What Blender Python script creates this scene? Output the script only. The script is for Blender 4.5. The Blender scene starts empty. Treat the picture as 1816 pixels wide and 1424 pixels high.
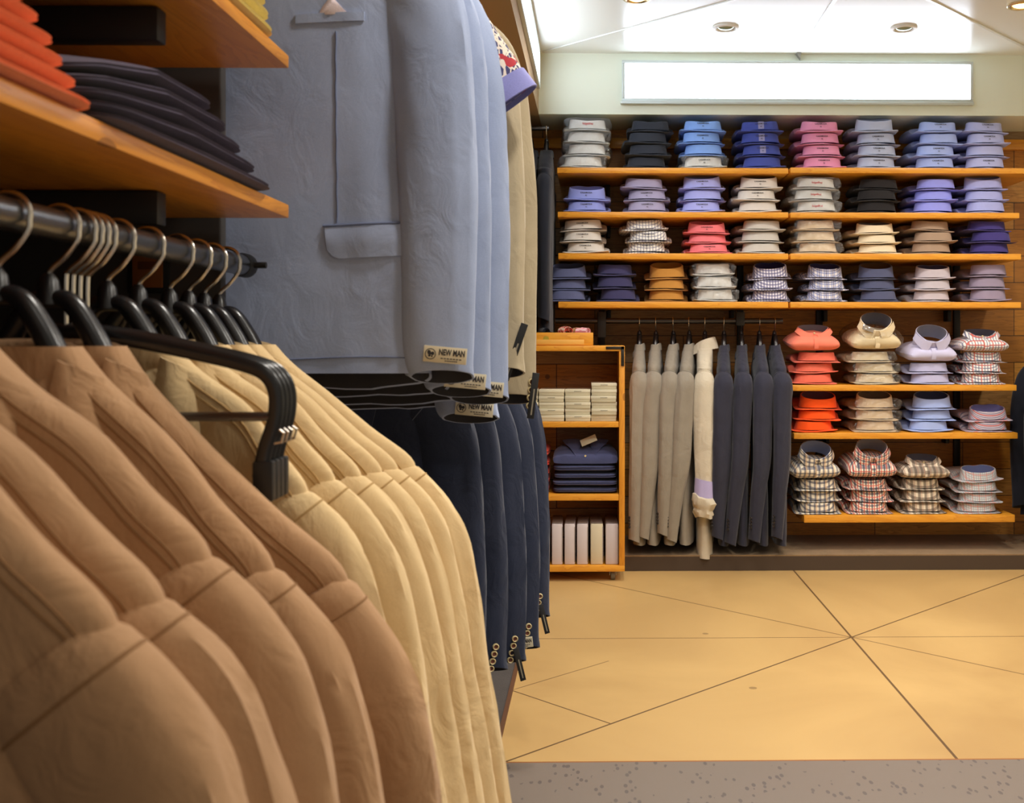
import bpy, bmesh, math, random
from mathutils import Vector, Matrix, noise
from mathutils.bvhtree import BVHTree
from math import sin, cos, pi, radians, sqrt
SC = bpy.context.scene
COL = SC.collection
R = random.Random(7)
# ------------------------------------------------------------------ camera geometry
FX, CX, CY, TH, H = 1947.0, 1090.0, 605.0, 0.018, 0.92
def at(px, py, zc):
    u = (px - CX) / FX
    return Vector((zc * (sin(TH) + u * cos(TH)), zc * (cos(TH) - u * sin(TH)), H - (py - CY) / FX * zc))
def onY(px, py, Y):
    u = (px - CX) / FX
    dx, dy = sin(TH) + u * cos(TH), cos(TH) - u * sin(TH)
    return Vector((Y * dx / dy, Y, H - (py - CY) / FX * Y / dy))
def onZ(px, py, z=0.0):
    zc = (H - z) * FX / (py - CY)
    return at(px, py, zc)

# ------------------------------------------------------------------ materials
def lin(c):
    f = lambda v: v / 12.92 if v <= 0.04045 else ((v + 0.055) / 1.055) ** 2.4
    return tuple(f(x / 255.0) for x in c) + (1.0,)
MATS = {}
def newmat(name):
    m = bpy.data.materials.new(name); m.use_nodes = True
    nt = m.node_tree
    return m, nt, nt.nodes['Principled BSDF']
def setp(b, **k):
    for n, v in k.items():
        b.inputs[n].default_value = v
def N(nt, t, **k):
    n = nt.nodes.new(t)
    for a, v in k.items(): setattr(n, a, v)
    return n
def mth(nt, op, a, b=None, c=None):
    n = nt.nodes.new('ShaderNodeMath'); n.operation = op
    for i, v in enumerate((a, b, c)):
        if v is None: continue
        if isinstance(v, (int, float)): n.inputs[i].default_value = v
        else: nt.links.new(v, n.inputs[i])
    return n.outputs[0]
def mixc(nt, f, a, b):
    n = nt.nodes.new('ShaderNodeMix'); n.data_type = 'RGBA'
    for s, v in ((n.inputs[0], f), (n.inputs[6], a), (n.inputs[7], b)):
        if isinstance(v, (int, float)): s.default_value = v
        elif isinstance(v, tuple): s.default_value = v
        else: nt.links.new(v, s)
    return n.outputs[2]
def coords(nt):
    return nt.nodes.new('ShaderNodeTexCoord').outputs['Object']
def plain(name, rgb, rough=.5, metal=0., spec=.5, bump=0, bscale=200):
    if name in MATS: return MATS[name]
    m, nt, b = newmat(name)
    setp(b, **{'Base Color': lin(rgb), 'Roughness': rough, 'Metallic': metal, 'Specular IOR Level': spec})
    if bump:
        nz = N(nt, 'ShaderNodeTexNoise'); nz.inputs['Scale'].default_value = bscale
        nt.links.new(coords(nt), nz.inputs['Vector'])
        bp = N(nt, 'ShaderNodeBump'); bp.inputs['Strength'].default_value = bump; bp.inputs['Distance'].default_value = .002
        nt.links.new(nz.outputs['Fac'], bp.inputs['Height']); nt.links.new(bp.outputs[0], b.inputs['Normal'])
    MATS[name] = m
    return m
def fabric(name, rgb, var=.06, bump=.25, scale=700, mott=14, rough=.9, sheen=.15, rgb2=None, crease=0.):
    if name in MATS: return MATS[name]
    m, nt, b = newmat(name)
    c = lin(rgb); d = lin(rgb2) if rgb2 else tuple(x * (1 - 3 * var) for x in c[:3]) + (1,)
    co = coords(nt)
    n1 = N(nt, 'ShaderNodeTexNoise'); n1.inputs['Scale'].default_value = mott; n1.inputs['Detail'].default_value = 5
    n2 = N(nt, 'ShaderNodeTexNoise'); n2.inputs['Scale'].default_value = scale; n2.inputs['Detail'].default_value = 2
    nt.links.new(co, n1.inputs['Vector']); nt.links.new(co, n2.inputs['Vector'])
    f = mth(nt, 'ADD', mth(nt, 'MULTIPLY', n1.outputs['Fac'], .6), mth(nt, 'MULTIPLY', n2.outputs['Fac'], .4))
    f = mth(nt, 'MULTIPLY_ADD', f, 3.0, -1.0)
    nt.links.new(mixc(nt, f, c, d), b.inputs['Base Color'])
    bp = N(nt, 'ShaderNodeBump'); bp.inputs['Strength'].default_value = bump; bp.inputs['Distance'].default_value = .0015
    nt.links.new(mth(nt, 'ADD', n2.outputs['Fac'], mth(nt, 'MULTIPLY', n1.outputs['Fac'], 1.5)), bp.inputs['Height'])
    nt.links.new(bp.outputs[0], b.inputs['Normal'])
    if crease:
        mp = N(nt, 'ShaderNodeMapping'); mp.inputs['Rotation'].default_value = (.3, .5, .2); mp.inputs['Scale'].default_value = (1, 1, .75)
        nt.links.new(co, mp.inputs['Vector'])
        n3 = N(nt, 'ShaderNodeTexNoise'); n3.inputs['Scale'].default_value = 26; n3.inputs['Detail'].default_value = 4; n3.inputs['Distortion'].default_value = 1.2
        nt.links.new(mp.outputs[0], n3.inputs['Vector'])
        n4 = N(nt, 'ShaderNodeTexNoise'); n4.inputs['Scale'].default_value = 5; nt.links.new(co, n4.inputs['Vector'])
        b2 = N(nt, 'ShaderNodeBump'); b2.inputs['Strength'].default_value = crease; b2.inputs['Distance'].default_value = .012
        nt.links.new(mth(nt, 'MULTIPLY', n3.outputs['Fac'], mth(nt, 'MULTIPLY_ADD', n4.outputs['Fac'], 2.2, -.5)), b2.inputs['Height'])
        nt.links.new(bp.outputs[0], b2.inputs['Normal']); nt.links.new(b2.outputs[0], b.inputs['Normal'])
    setp(b, Roughness=rough, **{'Specular IOR Level': .25, 'Sheen Weight': sheen})
    MATS[name] = m
    return m
def check(name, base, bands, rough=.85):
    """bands: (axis 'x' or 'v', period, width fraction, colour, offset, opacity)"""
    if name in MATS: return MATS[name]
    m, nt, b = newmat(name)
    sep = N(nt, 'ShaderNodeSeparateXYZ'); nt.links.new(coords(nt), sep.inputs[0])
    x = sep.outputs[0]; v = mth(nt, 'SUBTRACT', sep.outputs[2], sep.outputs[1])
    col = lin(base)
    for ax, per, w, c, off, op in bands:
        s = x if ax == 'x' else v
        fr = mth(nt, 'FRACT', mth(nt, 'MULTIPLY_ADD', s, 1 / per, off + 50))
        k = mth(nt, 'MULTIPLY', mth(nt, 'LESS_THAN', fr, w), op)
        col = mixc(nt, k, col, lin(c))
    nt.links.new(col, b.inputs['Base Color'])
    setp(b, Roughness=rough, **{'Specular IOR Level': .25, 'Sheen Weight': .1})
    MATS[name] = m
    return m
def wood(name, light, dark, axis=0, scale=1.0, rough=.4, knots=.6, spec=.5):
    if name in MATS: return MATS[name]
    m, nt, b = newmat(name)
    mp = N(nt, 'ShaderNodeMapping'); nt.links.new(coords(nt), mp.inputs['Vector'])
    s = [9 * scale, 9 * scale, 9 * scale]; s[axis] = 1.1 * scale
    mp.inputs['Scale'].default_value = s
    nz = N(nt, 'ShaderNodeTexNoise'); nz.inputs['Scale'].default_value = 2.2; nz.inputs['Detail'].default_value = 6; nz.inputs['Distortion'].default_value = .6
    nt.links.new(mp.outputs[0], nz.inputs['Vector'])
    rings = mth(nt, 'FRACT', mth(nt, 'MULTIPLY', nz.outputs['Fac'], 9))
    r2 = mth(nt, 'MULTIPLY', mth(nt, 'POWER', rings, 2.5), .55)
    vo = N(nt, 'ShaderNodeTexVoronoi'); mp2 = N(nt, 'ShaderNodeMapping'); nt.links.new(coords(nt), mp2.inputs['Vector'])
    s2 = [9, 9, 9]; s2[axis] = 4
    mp2.inputs['Scale'].default_value = s2; nt.links.new(mp2.outputs[0], vo.inputs['Vector']); vo.inputs['Scale'].default_value = 1.0
    kn = mth(nt, 'MULTIPLY', mth(nt, 'LESS_THAN', vo.outputs['Distance'], .07), knots)
    col = mixc(nt, r2, lin(light), lin(dark))
    kd = tuple(x * .35 for x in lin(dark)[:3]) + (1,)
    col = mixc(nt, kn, col, kd)
    nt.links.new(col, b.inputs['Base Color'])
    bp = N(nt, 'ShaderNodeBump'); bp.inputs['Strength'].default_value = .15; bp.inputs['Distance'].default_value = .002
    nt.links.new(rings, bp.inputs['Height']); nt.links.new(bp.outputs[0], b.inputs['Normal'])
    setp(b, Roughness=rough, **{'Specular IOR Level': spec})
    MATS[name] = m
    return m
def emit(name, rgb, s):
    if name in MATS: return MATS[name]
    m, nt, b = newmat(name)
    setp(b, **{'Base Color': lin(rgb), 'Emission Color': lin(rgb), 'Emission Strength': s})
    MATS[name] = m
    return m
def film():
    if 'clear_film' in MATS: return MATS['clear_film']
    m, nt, b = newmat('clear_film')
    out = nt.nodes['Material Output']
    tr = N(nt, 'ShaderNodeBsdfTransparent'); tr.inputs[0].default_value = (.97, .97, .96, 1)
    gl = N(nt, 'ShaderNodeBsdfGlossy'); gl.inputs['Roughness'].default_value = .25
    nz = N(nt, 'ShaderNodeTexNoise'); nz.inputs['Scale'].default_value = 45; nz.inputs['Detail'].default_value = 3
    nt.links.new(coords(nt), nz.inputs['Vector'])
    bp = N(nt, 'ShaderNodeBump'); bp.inputs['Strength'].default_value = 1; bp.inputs['Distance'].default_value = .012
    nt.links.new(nz.outputs['Fac'], bp.inputs['Height']); nt.links.new(bp.outputs[0], gl.inputs['Normal'])
    lw = N(nt, 'ShaderNodeLayerWeight'); lw.inputs[0].default_value = .35; nt.links.new(bp.outputs[0], lw.inputs['Normal'])
    mx = N(nt, 'ShaderNodeMixShader')
    nt.links.new(mth(nt, 'MULTIPLY_ADD', lw.outputs['Fresnel'], .5, .03), mx.inputs[0]); nt.links.new(tr.outputs[0], mx.inputs[1]); nt.links.new(gl.outputs[0], mx.inputs[2])
    nt.links.new(mx.outputs[0], out.inputs['Surface'])
    MATS['clear_film'] = m
    return m

# ------------------------------------------------------------------ mesh builder
class MB:
    def __init__(s): s.v = []; s.f = []; s.m = []
    def add(s, vs, fs, mi=0, M=None):
        o = len(s.v)
        s.v += [tuple(M @ Vector(v)) if M is not None else tuple(v) for v in vs]
        s.f += [tuple(i + o for i in f) for f in fs]; s.m += [mi] * len(fs)
        return s
    def box(s, x0, x1, y0, y1, z0, z1, mi=0, M=None):
        vs = [(x, y, z) for z in (z0, z1) for y in (y0, y1) for x in (x0, x1)]
        return s.add(vs, [(0, 2, 3, 1), (4, 5, 7, 6), (0, 1, 5, 4), (2, 6, 7, 3), (0, 4, 6, 2), (1, 3, 7, 5)], mi, M)
    def bbox(s, x0, x1, y0, y1, z0, z1, b=.003, mi=0, M=None):
        """box with chamfered edges"""
        bm = bmesh.new(); bmesh.ops.create_cube(bm, size=1)
        for v in bm.verts:
            v.co = Vector(((x0 + x1) / 2 + v.co.x * (x1 - x0), (y0 + y1) / 2 + v.co.y * (y1 - y0), (z0 + z1) / 2 + v.co.z * (z1 - z0)))
        bmesh.ops.bevel(bm, geom=bm.edges[:], offset=b, segments=2, profile=.5, affect='EDGES')
        bm.verts.index_update()
        s.add([v.co.copy() for v in bm.verts], [tuple(v.index for v in f.verts) for f in bm.faces], mi, M); bm.free()
        return s
    def rings(s, rs, mi=0, cap0=True, cap1=True, mis=None, M=None, closed=True):
        n = len(rs[0]); vs = [p for r in rs for p in r]; o = len(s.v)
        s.v += [tuple(M @ Vector(v)) if M is not None else tuple(v) for v in vs]
        for i in range(len(rs) - 1):
            for k in range(n if closed else n - 1):
                k2 = (k + 1) % n
                s.f.append((o + i * n + k, o + i * n + k2, o + (i + 1) * n + k2, o + (i + 1) * n + k)); s.m.append(mis[i] if mis else mi)
        if cap0: s.f.append(tuple(o + k for k in range(n))[::-1]); s.m.append(mis[0] if mis else mi)
        if cap1: s.f.append(tuple(o + (len(rs) - 1) * n + k for k in range(n))); s.m.append(mis[-1] if mis else mi)
        return s
    def tube(s, path, r, seg=10, mi=0, r2=None, up=None, M=None, cap=True):
        path = [Vector(p) for p in path]; rs = []
        prev = None
        for i, p in enumerate(path):
            t = (path[min(i + 1, len(path) - 1)] - path[max(i - 1, 0)]).normalized()
            if prev is None:
                a = Vector(up) if up else (Vector((0, 0, 1)) if abs(t.z) < .9 else Vector((0, 1, 0)))
            else: a = prev
            nrm = (a - t * a.dot(t)).normalized(); prev = nrm; bi = t.cross(nrm)
            ra = r[i] if isinstance(r, (list, tuple)) else r
            rb = (r2[i] if isinstance(r2, (list, tuple)) else r2) if r2 else ra
            rs.append([p + nrm * ra * cos(2 * pi * k / seg) + bi * rb * sin(2 * pi * k / seg) for k in range(seg)])
        return s.rings(rs, mi, cap, cap, M=M)
    def sheet(s, g, th=0., mi=0, M=None, nrm=(0, -1, 0)):
        """g: rows of points; th: thickness along -nrm"""
        a = Vector(nrm).normalized() * th
        rows = [[Vector(p) for p in r] for r in g]
        ringed = [list(r) + [p - a for p in reversed(r)] for r in rows]
        return s.rings(ringed, mi, True, True, M=M)
    def build(s, name, mats, parent=None, smooth=True, ang=40):
        me = bpy.data.meshes.new(name); me.from_pydata(s.v, [], s.f)
        if not isinstance(mats, (list, tuple)): mats = [mats]
        for m in mats: me.materials.append(m)
        me.polygons.foreach_set('material_index', s.m)
        bm = bmesh.new(); bm.from_mesh(me); bmesh.ops.recalc_face_normals(bm, faces=bm.faces[:]); bm.to_mesh(me); bm.free()
        if smooth:
            me.polygons.foreach_set('use_smooth', [True] * len(me.polygons)); me.set_sharp_from_angle(angle=radians(ang))
        me.update()
        o = bpy.data.objects.new(name, me); COL.objects.link(o)
        if parent: o.parent = parent
        return o
def tag(o, label=None, cat=None, group=None, kind=None):
    for k, v in (('label', label), ('category', cat), ('group', group), ('kind', kind)):
        if v: o[k] = v
    return o
def thing(name, label, cat, loc=(0, 0, 0), rot=(0, 0, 0), group=None):
    o = bpy.data.objects.new(name, None); COL.objects.link(o); o.empty_display_size = .05
    o.location = loc; o.rotation_euler = rot
    return tag(o, label, cat, group)
def copy_tree(o, parent=None):
    c = o.copy(); COL.objects.link(c)
    if parent: c.parent = parent
    for ch in list(o.children): copy_tree(ch, c)
    return c
def struct(name, mb, m, parent=None, **k):
    o = mb.build(name, m, parent, **k)
    if not parent: o['kind'] = 'structure'
    return o
def front_of(mb):
    """returns f(x, z): the front-most y of the surface at (x, z)"""
    tree = BVHTree.FromPolygons([Vector(v) for v in mb.v], mb.f)
    def f(x, z, d=0.):
        h = tree.ray_cast(Vector((x, -1, z)), Vector((0, 1, 0)))
        return (h[0].y if h[0] is not None else d)
    return f
def sgp(v, e): return math.copysign(abs(v) ** e, v)
def cat(pts, n):
    """Catmull-Rom through tuples, n samples"""
    out = []; m = len(pts) - 1
    for i in range(n):
        t = i / (n - 1) * m; k = min(int(t), m - 1); u = t - k
        p0, p1, p2, p3 = pts[max(k - 1, 0)], pts[k], pts[k + 1], pts[min(k + 2, m)]
        out.append(tuple(.5 * (2 * b + (c - a) * u + (2 * a - 5 * b + 4 * c - d) * u * u + (3 * b - a - 3 * c + d) * u ** 3) for a, b, c, d in zip(p0, p1, p2, p3)))
    return out
def text_mesh(txt, size, bold=.0):
    cu = bpy.data.curves.new('t', 'FONT'); cu.body = txt; cu.size = size; cu.align_x = 'CENTER'; cu.align_y = 'CENTER'; cu.offset = bold
    cu.resolution_u = 2
    ob = bpy.data.objects.new('t', cu); COL.objects.link(ob)
    dg = bpy.context.evaluated_depsgraph_get(); me = bpy.data.meshes.new_from_object(ob.evaluated_get(dg))
    vs = [v.co.copy() for v in me.vertices]; fs = [tuple(p.vertices) for p in me.polygons]
    bpy.data.objects.remove(ob); bpy.data.curves.remove(cu); bpy.data.meshes.remove(me)
    return vs, fs

# ------------------------------------------------------------------ palette
PINE = wood('pine_shelf', (232, 160, 48), (200, 118, 24), 0, rough=.38)
PINEY = wood('pine_shelf_lengthwise', (226, 150, 48), (190, 108, 26), 1, rough=.38)
PINEZ = wood('pine_upright', (228, 154, 46), (196, 114, 24), 2, rough=.4)
STEEL = plain('brushed_steel', (175, 172, 165), .3, 1.0)
WIRE = plain('hook_wire', (205, 198, 188), .22, 1.0)
RAILM = plain('rail_steel', (120, 122, 126), .32, 1.0)
BLACK = plain('black_plastic', (24, 24, 27), .28, 0, .6)
BLACKM = plain('black_metal', (26, 25, 25), .5)
CREAM = plain('cream_tape', (226, 214, 184), .8)
INK = plain('dark_print', (52, 48, 50), .8)
REDINK = plain('red_print', (206, 48, 52), .8)
HORN = plain('horn_button', (120, 66, 52), .35)
IVORY = plain('ivory_button', (220, 200, 150), .4)
FILM = film()

# ------------------------------------------------------------------ the room
YW = 4.84            # back wall
YP = 4.39            # plinth front
ZC = 2.10            # ceiling
ZS = 1.85            # soffit underside
def floor_mat():
    m, nt, b = newmat('floor_stone')
    sep = N(nt, 'ShaderNodeSeparateXYZ'); co = coords(nt); nt.links.new(co, sep.inputs[0]); X, Y = sep.outputs[0], sep.outputs[1]
    n1 = N(nt, 'ShaderNodeTexNoise'); n1.inputs['Scale'].default_value = 1.3; n1.inputs['Detail'].default_value = 5; n1.inputs['Distortion'].default_value = .8; nt.links.new(co, n1.inputs['Vector'])
    n2 = N(nt, 'ShaderNodeTexNoise'); n2.inputs['Scale'].default_value = 260; nt.links.new(co, n2.inputs['Vector'])
    beige = mixc(nt, mth(nt, 'MULTIPLY_ADD', n1.outputs['Fac'], 2.4, -.7), lin((206, 170, 110)), lin((176, 140, 88)))
    beige = mixc(nt, mth(nt, 'MULTIPLY', n2.outputs['Fac'], .25), beige, lin((190, 152, 98)))
    # scattered dark flecks
    vo0 = N(nt, 'ShaderNodeTexVoronoi'); vo0.inputs['Scale'].default_value = 3.2; nt.links.new(co, vo0.inputs['Vector'])
    beige = mixc(nt, mth(nt, 'MULTIPLY', mth(nt, 'LESS_THAN', vo0.outputs['Distance'], .035), .6), beige, lin((110, 84, 52)))
    S = onZ(1510, 1130); S2 = onZ(907, 1224)
    def line(p, dx, dy, w, half=0):
        l = sqrt(dx * dx + dy * dy); nx, ny = -dy / l, dx / l
        d = mth(nt, 'ABSOLUTE', mth(nt, 'ADD', mth(nt, 'ADD', mth(nt, 'MULTIPLY', X, nx), mth(nt, 'MULTIPLY', Y, ny)), -(p.x * nx + p.y * ny)))
        return mth(nt, 'LESS_THAN', d, w)
    mask = None
    for p, dx, dy, w in ((S, 1, 0, .0022), (S, 0, 1, .0035), (S, 1, 1, .003), (S, 1, -1, .0024)):
        k = line(p, dx, dy, w); mask = k if mask is None else mth(nt, 'MAXIMUM', mask, k)
    # short joints that run out of the plinth on the coat side
    short = mth(nt, 'MAXIMUM', line(S2, 1, -1, .0024), line(S2, 1, 1, .0016))
    short = mth(nt, 'MULTIPLY', short, mth(nt, 'LESS_THAN', X, S2.x + .26))
    mask = mth(nt, 'MAXIMUM', mask, short)
    beige = mixc(nt, mth(nt, 'MULTIPLY', mask, .85), beige, lin((74, 50, 30)))
    # grey speckled strip
    vo = N(nt, 'ShaderNodeTexVoronoi'); mp = N(nt, 'ShaderNodeMapping'); mp.inputs['Scale'].default_value = (1, .45, 1); mp.inputs['Rotation'].default_value = (0, 0, .5)
    nt.links.new(co, mp.inputs['Vector']); vo.inputs['Scale'].default_value = 62; nt.links.new(mp.outputs[0], vo.inputs['Vector'])
    n3 = N(nt, 'ShaderNodeTexNoise'); n3.inputs['Scale'].default_value = 9; nt.links.new(co, n3.inputs['Vector'])
    sp = mth(nt, 'MULTIPLY', mth(nt, 'LESS_THAN', vo.outputs['Distance'], .26), mth(nt, 'GREATER_THAN', n3.outputs['Fac'], .48))
    grey = mixc(nt, mth(nt, 'MULTIPLY', sp, .75), lin((124, 112, 102)), lin((88, 80, 78)))
    col = mixc(nt, mth(nt, 'LESS_THAN', Y, 2.40), beige, grey)
    edge = mth(nt, 'LESS_THAN', mth(nt, 'ABSOLUTE', mth(nt, 'SUBTRACT', Y, 2.402)), .003)
    col = mixc(nt, edge, col, lin((150, 96, 50)))
    nt.links.new(col, b.inputs['Base Color'])
    setp(b, Roughness=.42, **{'Specular IOR Level': .35})
    return m
struct('floor', MB().box(-.82, 2.6, -1.2, YW, -.05, 0), floor_mat(), smooth=False)
struct('floor_carpet', MB().box(-.82, -.225, -1.2, 4.0, 0, .006), fabric('carpet_charcoal', (74, 66, 62), .1, .5, 300), smooth=False)
struct('trim_1', MB().box(-.225, -.215, -1.2, 4.0, 0, .008), plain('brown_edge', (96, 62, 38), .5), smooth=False)

def plank_mat():
    m, nt, b = newmat('pine_planks')
    co = coords(nt)
    mp = N(nt, 'ShaderNodeMapping'); mp.inputs['Rotation'].default_value = (radians(90), 0, 0); nt.links.new(co, mp.inputs['Vector'])
    br = N(nt, 'ShaderNodeTexBrick'); nt.links.new(mp.outputs[0], br.inputs['Vector'])
    br.inputs['Scale'].default_value = 1; br.inputs['Brick Width'].default_value = .62; br.inputs['Row Height'].default_value = .118
    br.inputs['Mortar Size'].default_value = .0016; br.offset = .37; br.inputs['Bias'].default_value = .05
    br.inputs['Color1'].default_value = (0, 0, 0, 1); br.inputs['Color2'].default_value = (1, 1, 1, 1)
    mp2 = N(nt, 'ShaderNodeMapping'); mp2.inputs['Scale'].default_value = (1.4, 10, 16); nt.links.new(co, mp2.inputs['Vector'])
    nz = N(nt, 'ShaderNodeTexNoise'); nz.inputs['Scale'].default_value = 2.4; nz.inputs['Detail'].default_value = 6; nz.inputs['Distortion'].default_value = .7; nt.links.new(mp2.outputs[0], nz.inputs['Vector'])
    ring = mth(nt, 'MULTIPLY', mth(nt, 'POWER', mth(nt, 'FRACT', mth(nt, 'MULTIPLY', nz.outputs['Fac'], 7)), 2), .5)
    ramp = N(nt, 'ShaderNodeValToRGB'); r = ramp.color_ramp
    r.elements[0].color = lin((206, 138, 46)); r.elements[1].color = lin((168, 140, 100))
    e = r.elements.new(.45); e.color = lin((176, 116, 44)); e = r.elements.new(.72); e.color = lin((222, 154, 54))
    nt.links.new(br.outputs['Color'], ramp.inputs['Fac'])
    col = mixc(nt, ring, ramp.outputs[0], lin((110, 66, 22)))
    vo = N(nt, 'ShaderNodeTexVoronoi'); vo.inputs['Scale'].default_value = 5; nt.links.new(co, vo.inputs['Vector'])
    col = mixc(nt, mth(nt, 'MULTIPLY', mth(nt, 'LESS_THAN', vo.outputs['Distance'], .05), .7), col, lin((70, 38, 14)))
    col = mixc(nt, br.outputs['Fac'], col, lin((40, 24, 12)))
    nt.links.new(col, b.inputs['Base Color']); setp(b, Roughness=.5)
    return m
PLANK = plank_mat()
struct('wall_back', MB().box(-.82, 2.6, YW, YW + .08, 0, ZC + .1), PLANK, smooth=False)
struct('wall_left', MB().box(-.9, -.82, -1.2, YW, 0, ZC + .1), plain('charcoal_panel', (46, 42, 42), .7), smooth=False)
struct('wall_right', MB().box(2.6, 2.68, -1.2, YW, 0, ZC + .1), plain('cream_plaster', (222, 214, 190), .7), smooth=False)
WHITE = plain('ceiling_white', (232, 234, 226), .24, 0, .5)
FASC = plain('fascia_cream', (240, 246, 226), .6)
struct('ceiling', MB().box(-.23, 2.6, -1.2, 4.5, ZC, ZC + .06), WHITE, smooth=False)
struct('wall_soffit', MB().box(-.82, -.23, -1.2, YW, ZS, ZC + .06), plain('soffit_tan', (176, 150, 112), .7), smooth=False)
struct('wall_fascia', MB().box(-.23, 2.6, 4.5, YW, ZS, ZC + .06), FASC, smooth=False)
bb = MB().box(-.3, 2.6, YP, YW, 0, .058, 1).box(-.3, 2.6, YP, YW, .058, .063, 0)
struct('baseboard_back', bb, [fabric('platform_taupe', (150, 122, 88), .1, .2, 120), plain('plinth_dark', (70, 54, 40), .6)], smooth=False)
# timber header along the top of the plank wall and along the coat bays
struct('trim_2', MB().bbox(-.36, 2.6, YW - .03, YW, 1.765, 1.81), PINE)
struct('trim_3', MB().bbox(-.365, -.335, 2.2, YW - .03, 1.80, ZS), PINEY)
# ceiling joints (thin raised beads)
def bead(p, q, w=.008, name='trim_4'):
    d = (q - p); L = d.length; a = math.atan2(d.y, d.x)
    M = Matrix.Translation((p.x, p.y, ZC)) @ Matrix.Rotation(a, 4, 'Z')
    return struct(name, MB().bbox(0, L, -w / 2, w / 2, -.004, .001, .001, M=M), WHITE)
J = [onZ(*a, z=ZC) for a in ((963, 91), (1297, 0), (1650, 0), (1816, 82), (1480, 0), (1446, 50))]
bead(J[0], J[0] + (J[1] - J[0]) * 5, name='trim_4')
bead(J[3] + (J[3] - J[2]) * .3, J[2] + (J[2] - J[3]) * 3, .014, name='trim_5')
bead(J[5], J[5] + (J[4] - J[5]) * 4, .014, name='trim_6')
p = onY(1416, 91, 4.49)
struct('trim_7', MB().add([(p.x - .012, 4.5, ZC - .001), (p.x + .01, 4.5, ZC - .001), (p.x + .008, 4.5, ZC - .028), (p.x - .01, 4.47, ZC - .001), (p.x + .008, 4.47, ZC - .001), (p.x + .006, 4.478, ZC - .024)],
      [(0, 1, 2), (3, 5, 4), (0, 3, 4, 1), (1, 4, 5, 2), (2, 5, 3, 0)]), plain('grey_clip', (150, 150, 140), .6), smooth=False)

# light boxes
GLOW = emit('lightbox_glow', (226, 238, 255), 8.0)
ALU = plain('white_aluminium', (206, 214, 208), .35, .2)
a, b_ = onY(1103, 108, 4.5), onY(1724, 183, 4.5)
t = thing('light_box', 'long white glowing light panel set in the fascia above the top shelf', 'light panel', ((a.x + b_.x) / 2, 4.5, b_.z))
w2, hh = (b_.x - a.x) / 2, a.z - b_.z
fr = MB()
for x0, x1, z0, z1 in ((-w2, w2, 0, .012), (-w2, w2, hh - .012, hh), (-w2, -w2 + .012, .012, hh - .012), (w2 - .012, w2, .012, hh - .012)):
    fr.bbox(x0, x1, -.016, .0, z0, z1, .002)
fr.bbox(-w2 - .006, w2 + .002, -.022, 0, -.012, 0, .002)
fr.build('frame', ALU, t)
MB().box(-w2 + .012, w2 - .012, -.006, -.001, .012, hh - .012).build('diffuser', GLOW, t, smooth=False)
t = thing('light_box', 'narrow glowing light strip along the side of the tan soffit', 'light panel', (-.23, 2.9, 1.93))
fr = MB()
for y0, y1, z0, z1 in ((-1.5, 1.45, -.012, .0), (-1.5, 1.45, .135, .147), (-1.5, -1.488, 0, .135), (1.438, 1.45, 0, .135)):
    fr.bbox(0, .014, y0, y1, z0, z1, .002)
fr.build('frame', ALU, t)
MB().box(.001, .006, -1.488, 1.438, 0, .135).build('diffuser', GLOW, t, smooth=False)

# downlights
LAMP_ON = emit('warm_lamp', (255, 196, 110), 6); LAMP_OFF = plain('lamp_glass', (150, 160, 120), .1, .3); BRASS = plain('brass_ring', (214, 190, 140), .25, 1.0)
def downlight(p, label, on):
    t = thing('downlight', label, 'ceiling light', (p.x, p.y, ZC), group='recessed ceiling downlights')
    rs = []
    for r_, z in ((.05, 0), (.05, -.005), (.046, -.008), (.04, -.008), (.036, -.003), (.034, 0)):
        rs.append([(r_ * cos(2 * pi * k / 28), r_ * sin(2 * pi * k / 28), z) for k in range(28)])
    MB().rings(rs).build('ring', BRASS if on else plain('white_ring', (238, 238, 230), .5), t)
    rs = [[(r_ * cos(2 * pi * k / 20), r_ * sin(2 * pi * k / 20), z) for k in range(20)] for r_, z in ((.033, 0), (.03, -.004), (.02, -.009), (.006, -.011))]
    MB().rings(rs, 0, False).build('lamp', LAMP_ON if on else LAMP_OFF, t)
downlight(onZ(1287, 48, ZC), 'round recessed downlight with a dull lamp above the light panel', False)
downlight(onZ(1603, 49, ZC), 'round white recessed downlight washed out by the glowing ceiling', False)
downlight(onZ(1130, -4, ZC), 'brass-ringed lit downlight at the top edge near the ceiling joint', True)
downlight(onZ(1812, 8, ZC), 'brass-ringed orange downlight beside the sloping ceiling bead', True)
LN = [0]
def lamp(x, y, e, col=(1, .83, .62), size=.12, z=ZC - .03, rot=(0, 0, 0), spread=150):
    l = bpy.data.lights.new('ceiling_lamp_and_fill', 'AREA'); l.shape = 'DISK'; l.size = size; l.energy = e; l.color = col; l.spread = radians(spread)
    o = bpy.data.objects.new('ceiling_lamp_and_fill', l); COL.objects.link(o); o.location = (x, y, z); o.rotation_euler = rot
    return o
# first two sit at the lit downlights; the rest are unseen, added for light
WARM = (1, .945, .86)
for x, y, e in ((.2, 3.72, 7), (1.45, 3.75, 7), (.85, 3.3, 8), (.1, 2.4, 8), (1.0, 2.2, 9), (1.9, 2.6, 8), (.2, 1.3, 8), (1.0, 1.0, 8), (.4, .1, 1.2), (1.3, -.2, 2.5), (2.0, 1.3, 8), (2.1, 3.6, 6)):
    lamp(x, y, e, WARM)
w = bpy.data.worlds.new('shop_surroundings'); SC.world = w; w.use_nodes = True
w.node_tree.nodes['Background'].inputs[0].default_value = (1, .9, .76, 1); w.node_tree.nodes['Background'].inputs[1].default_value = .35

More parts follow.
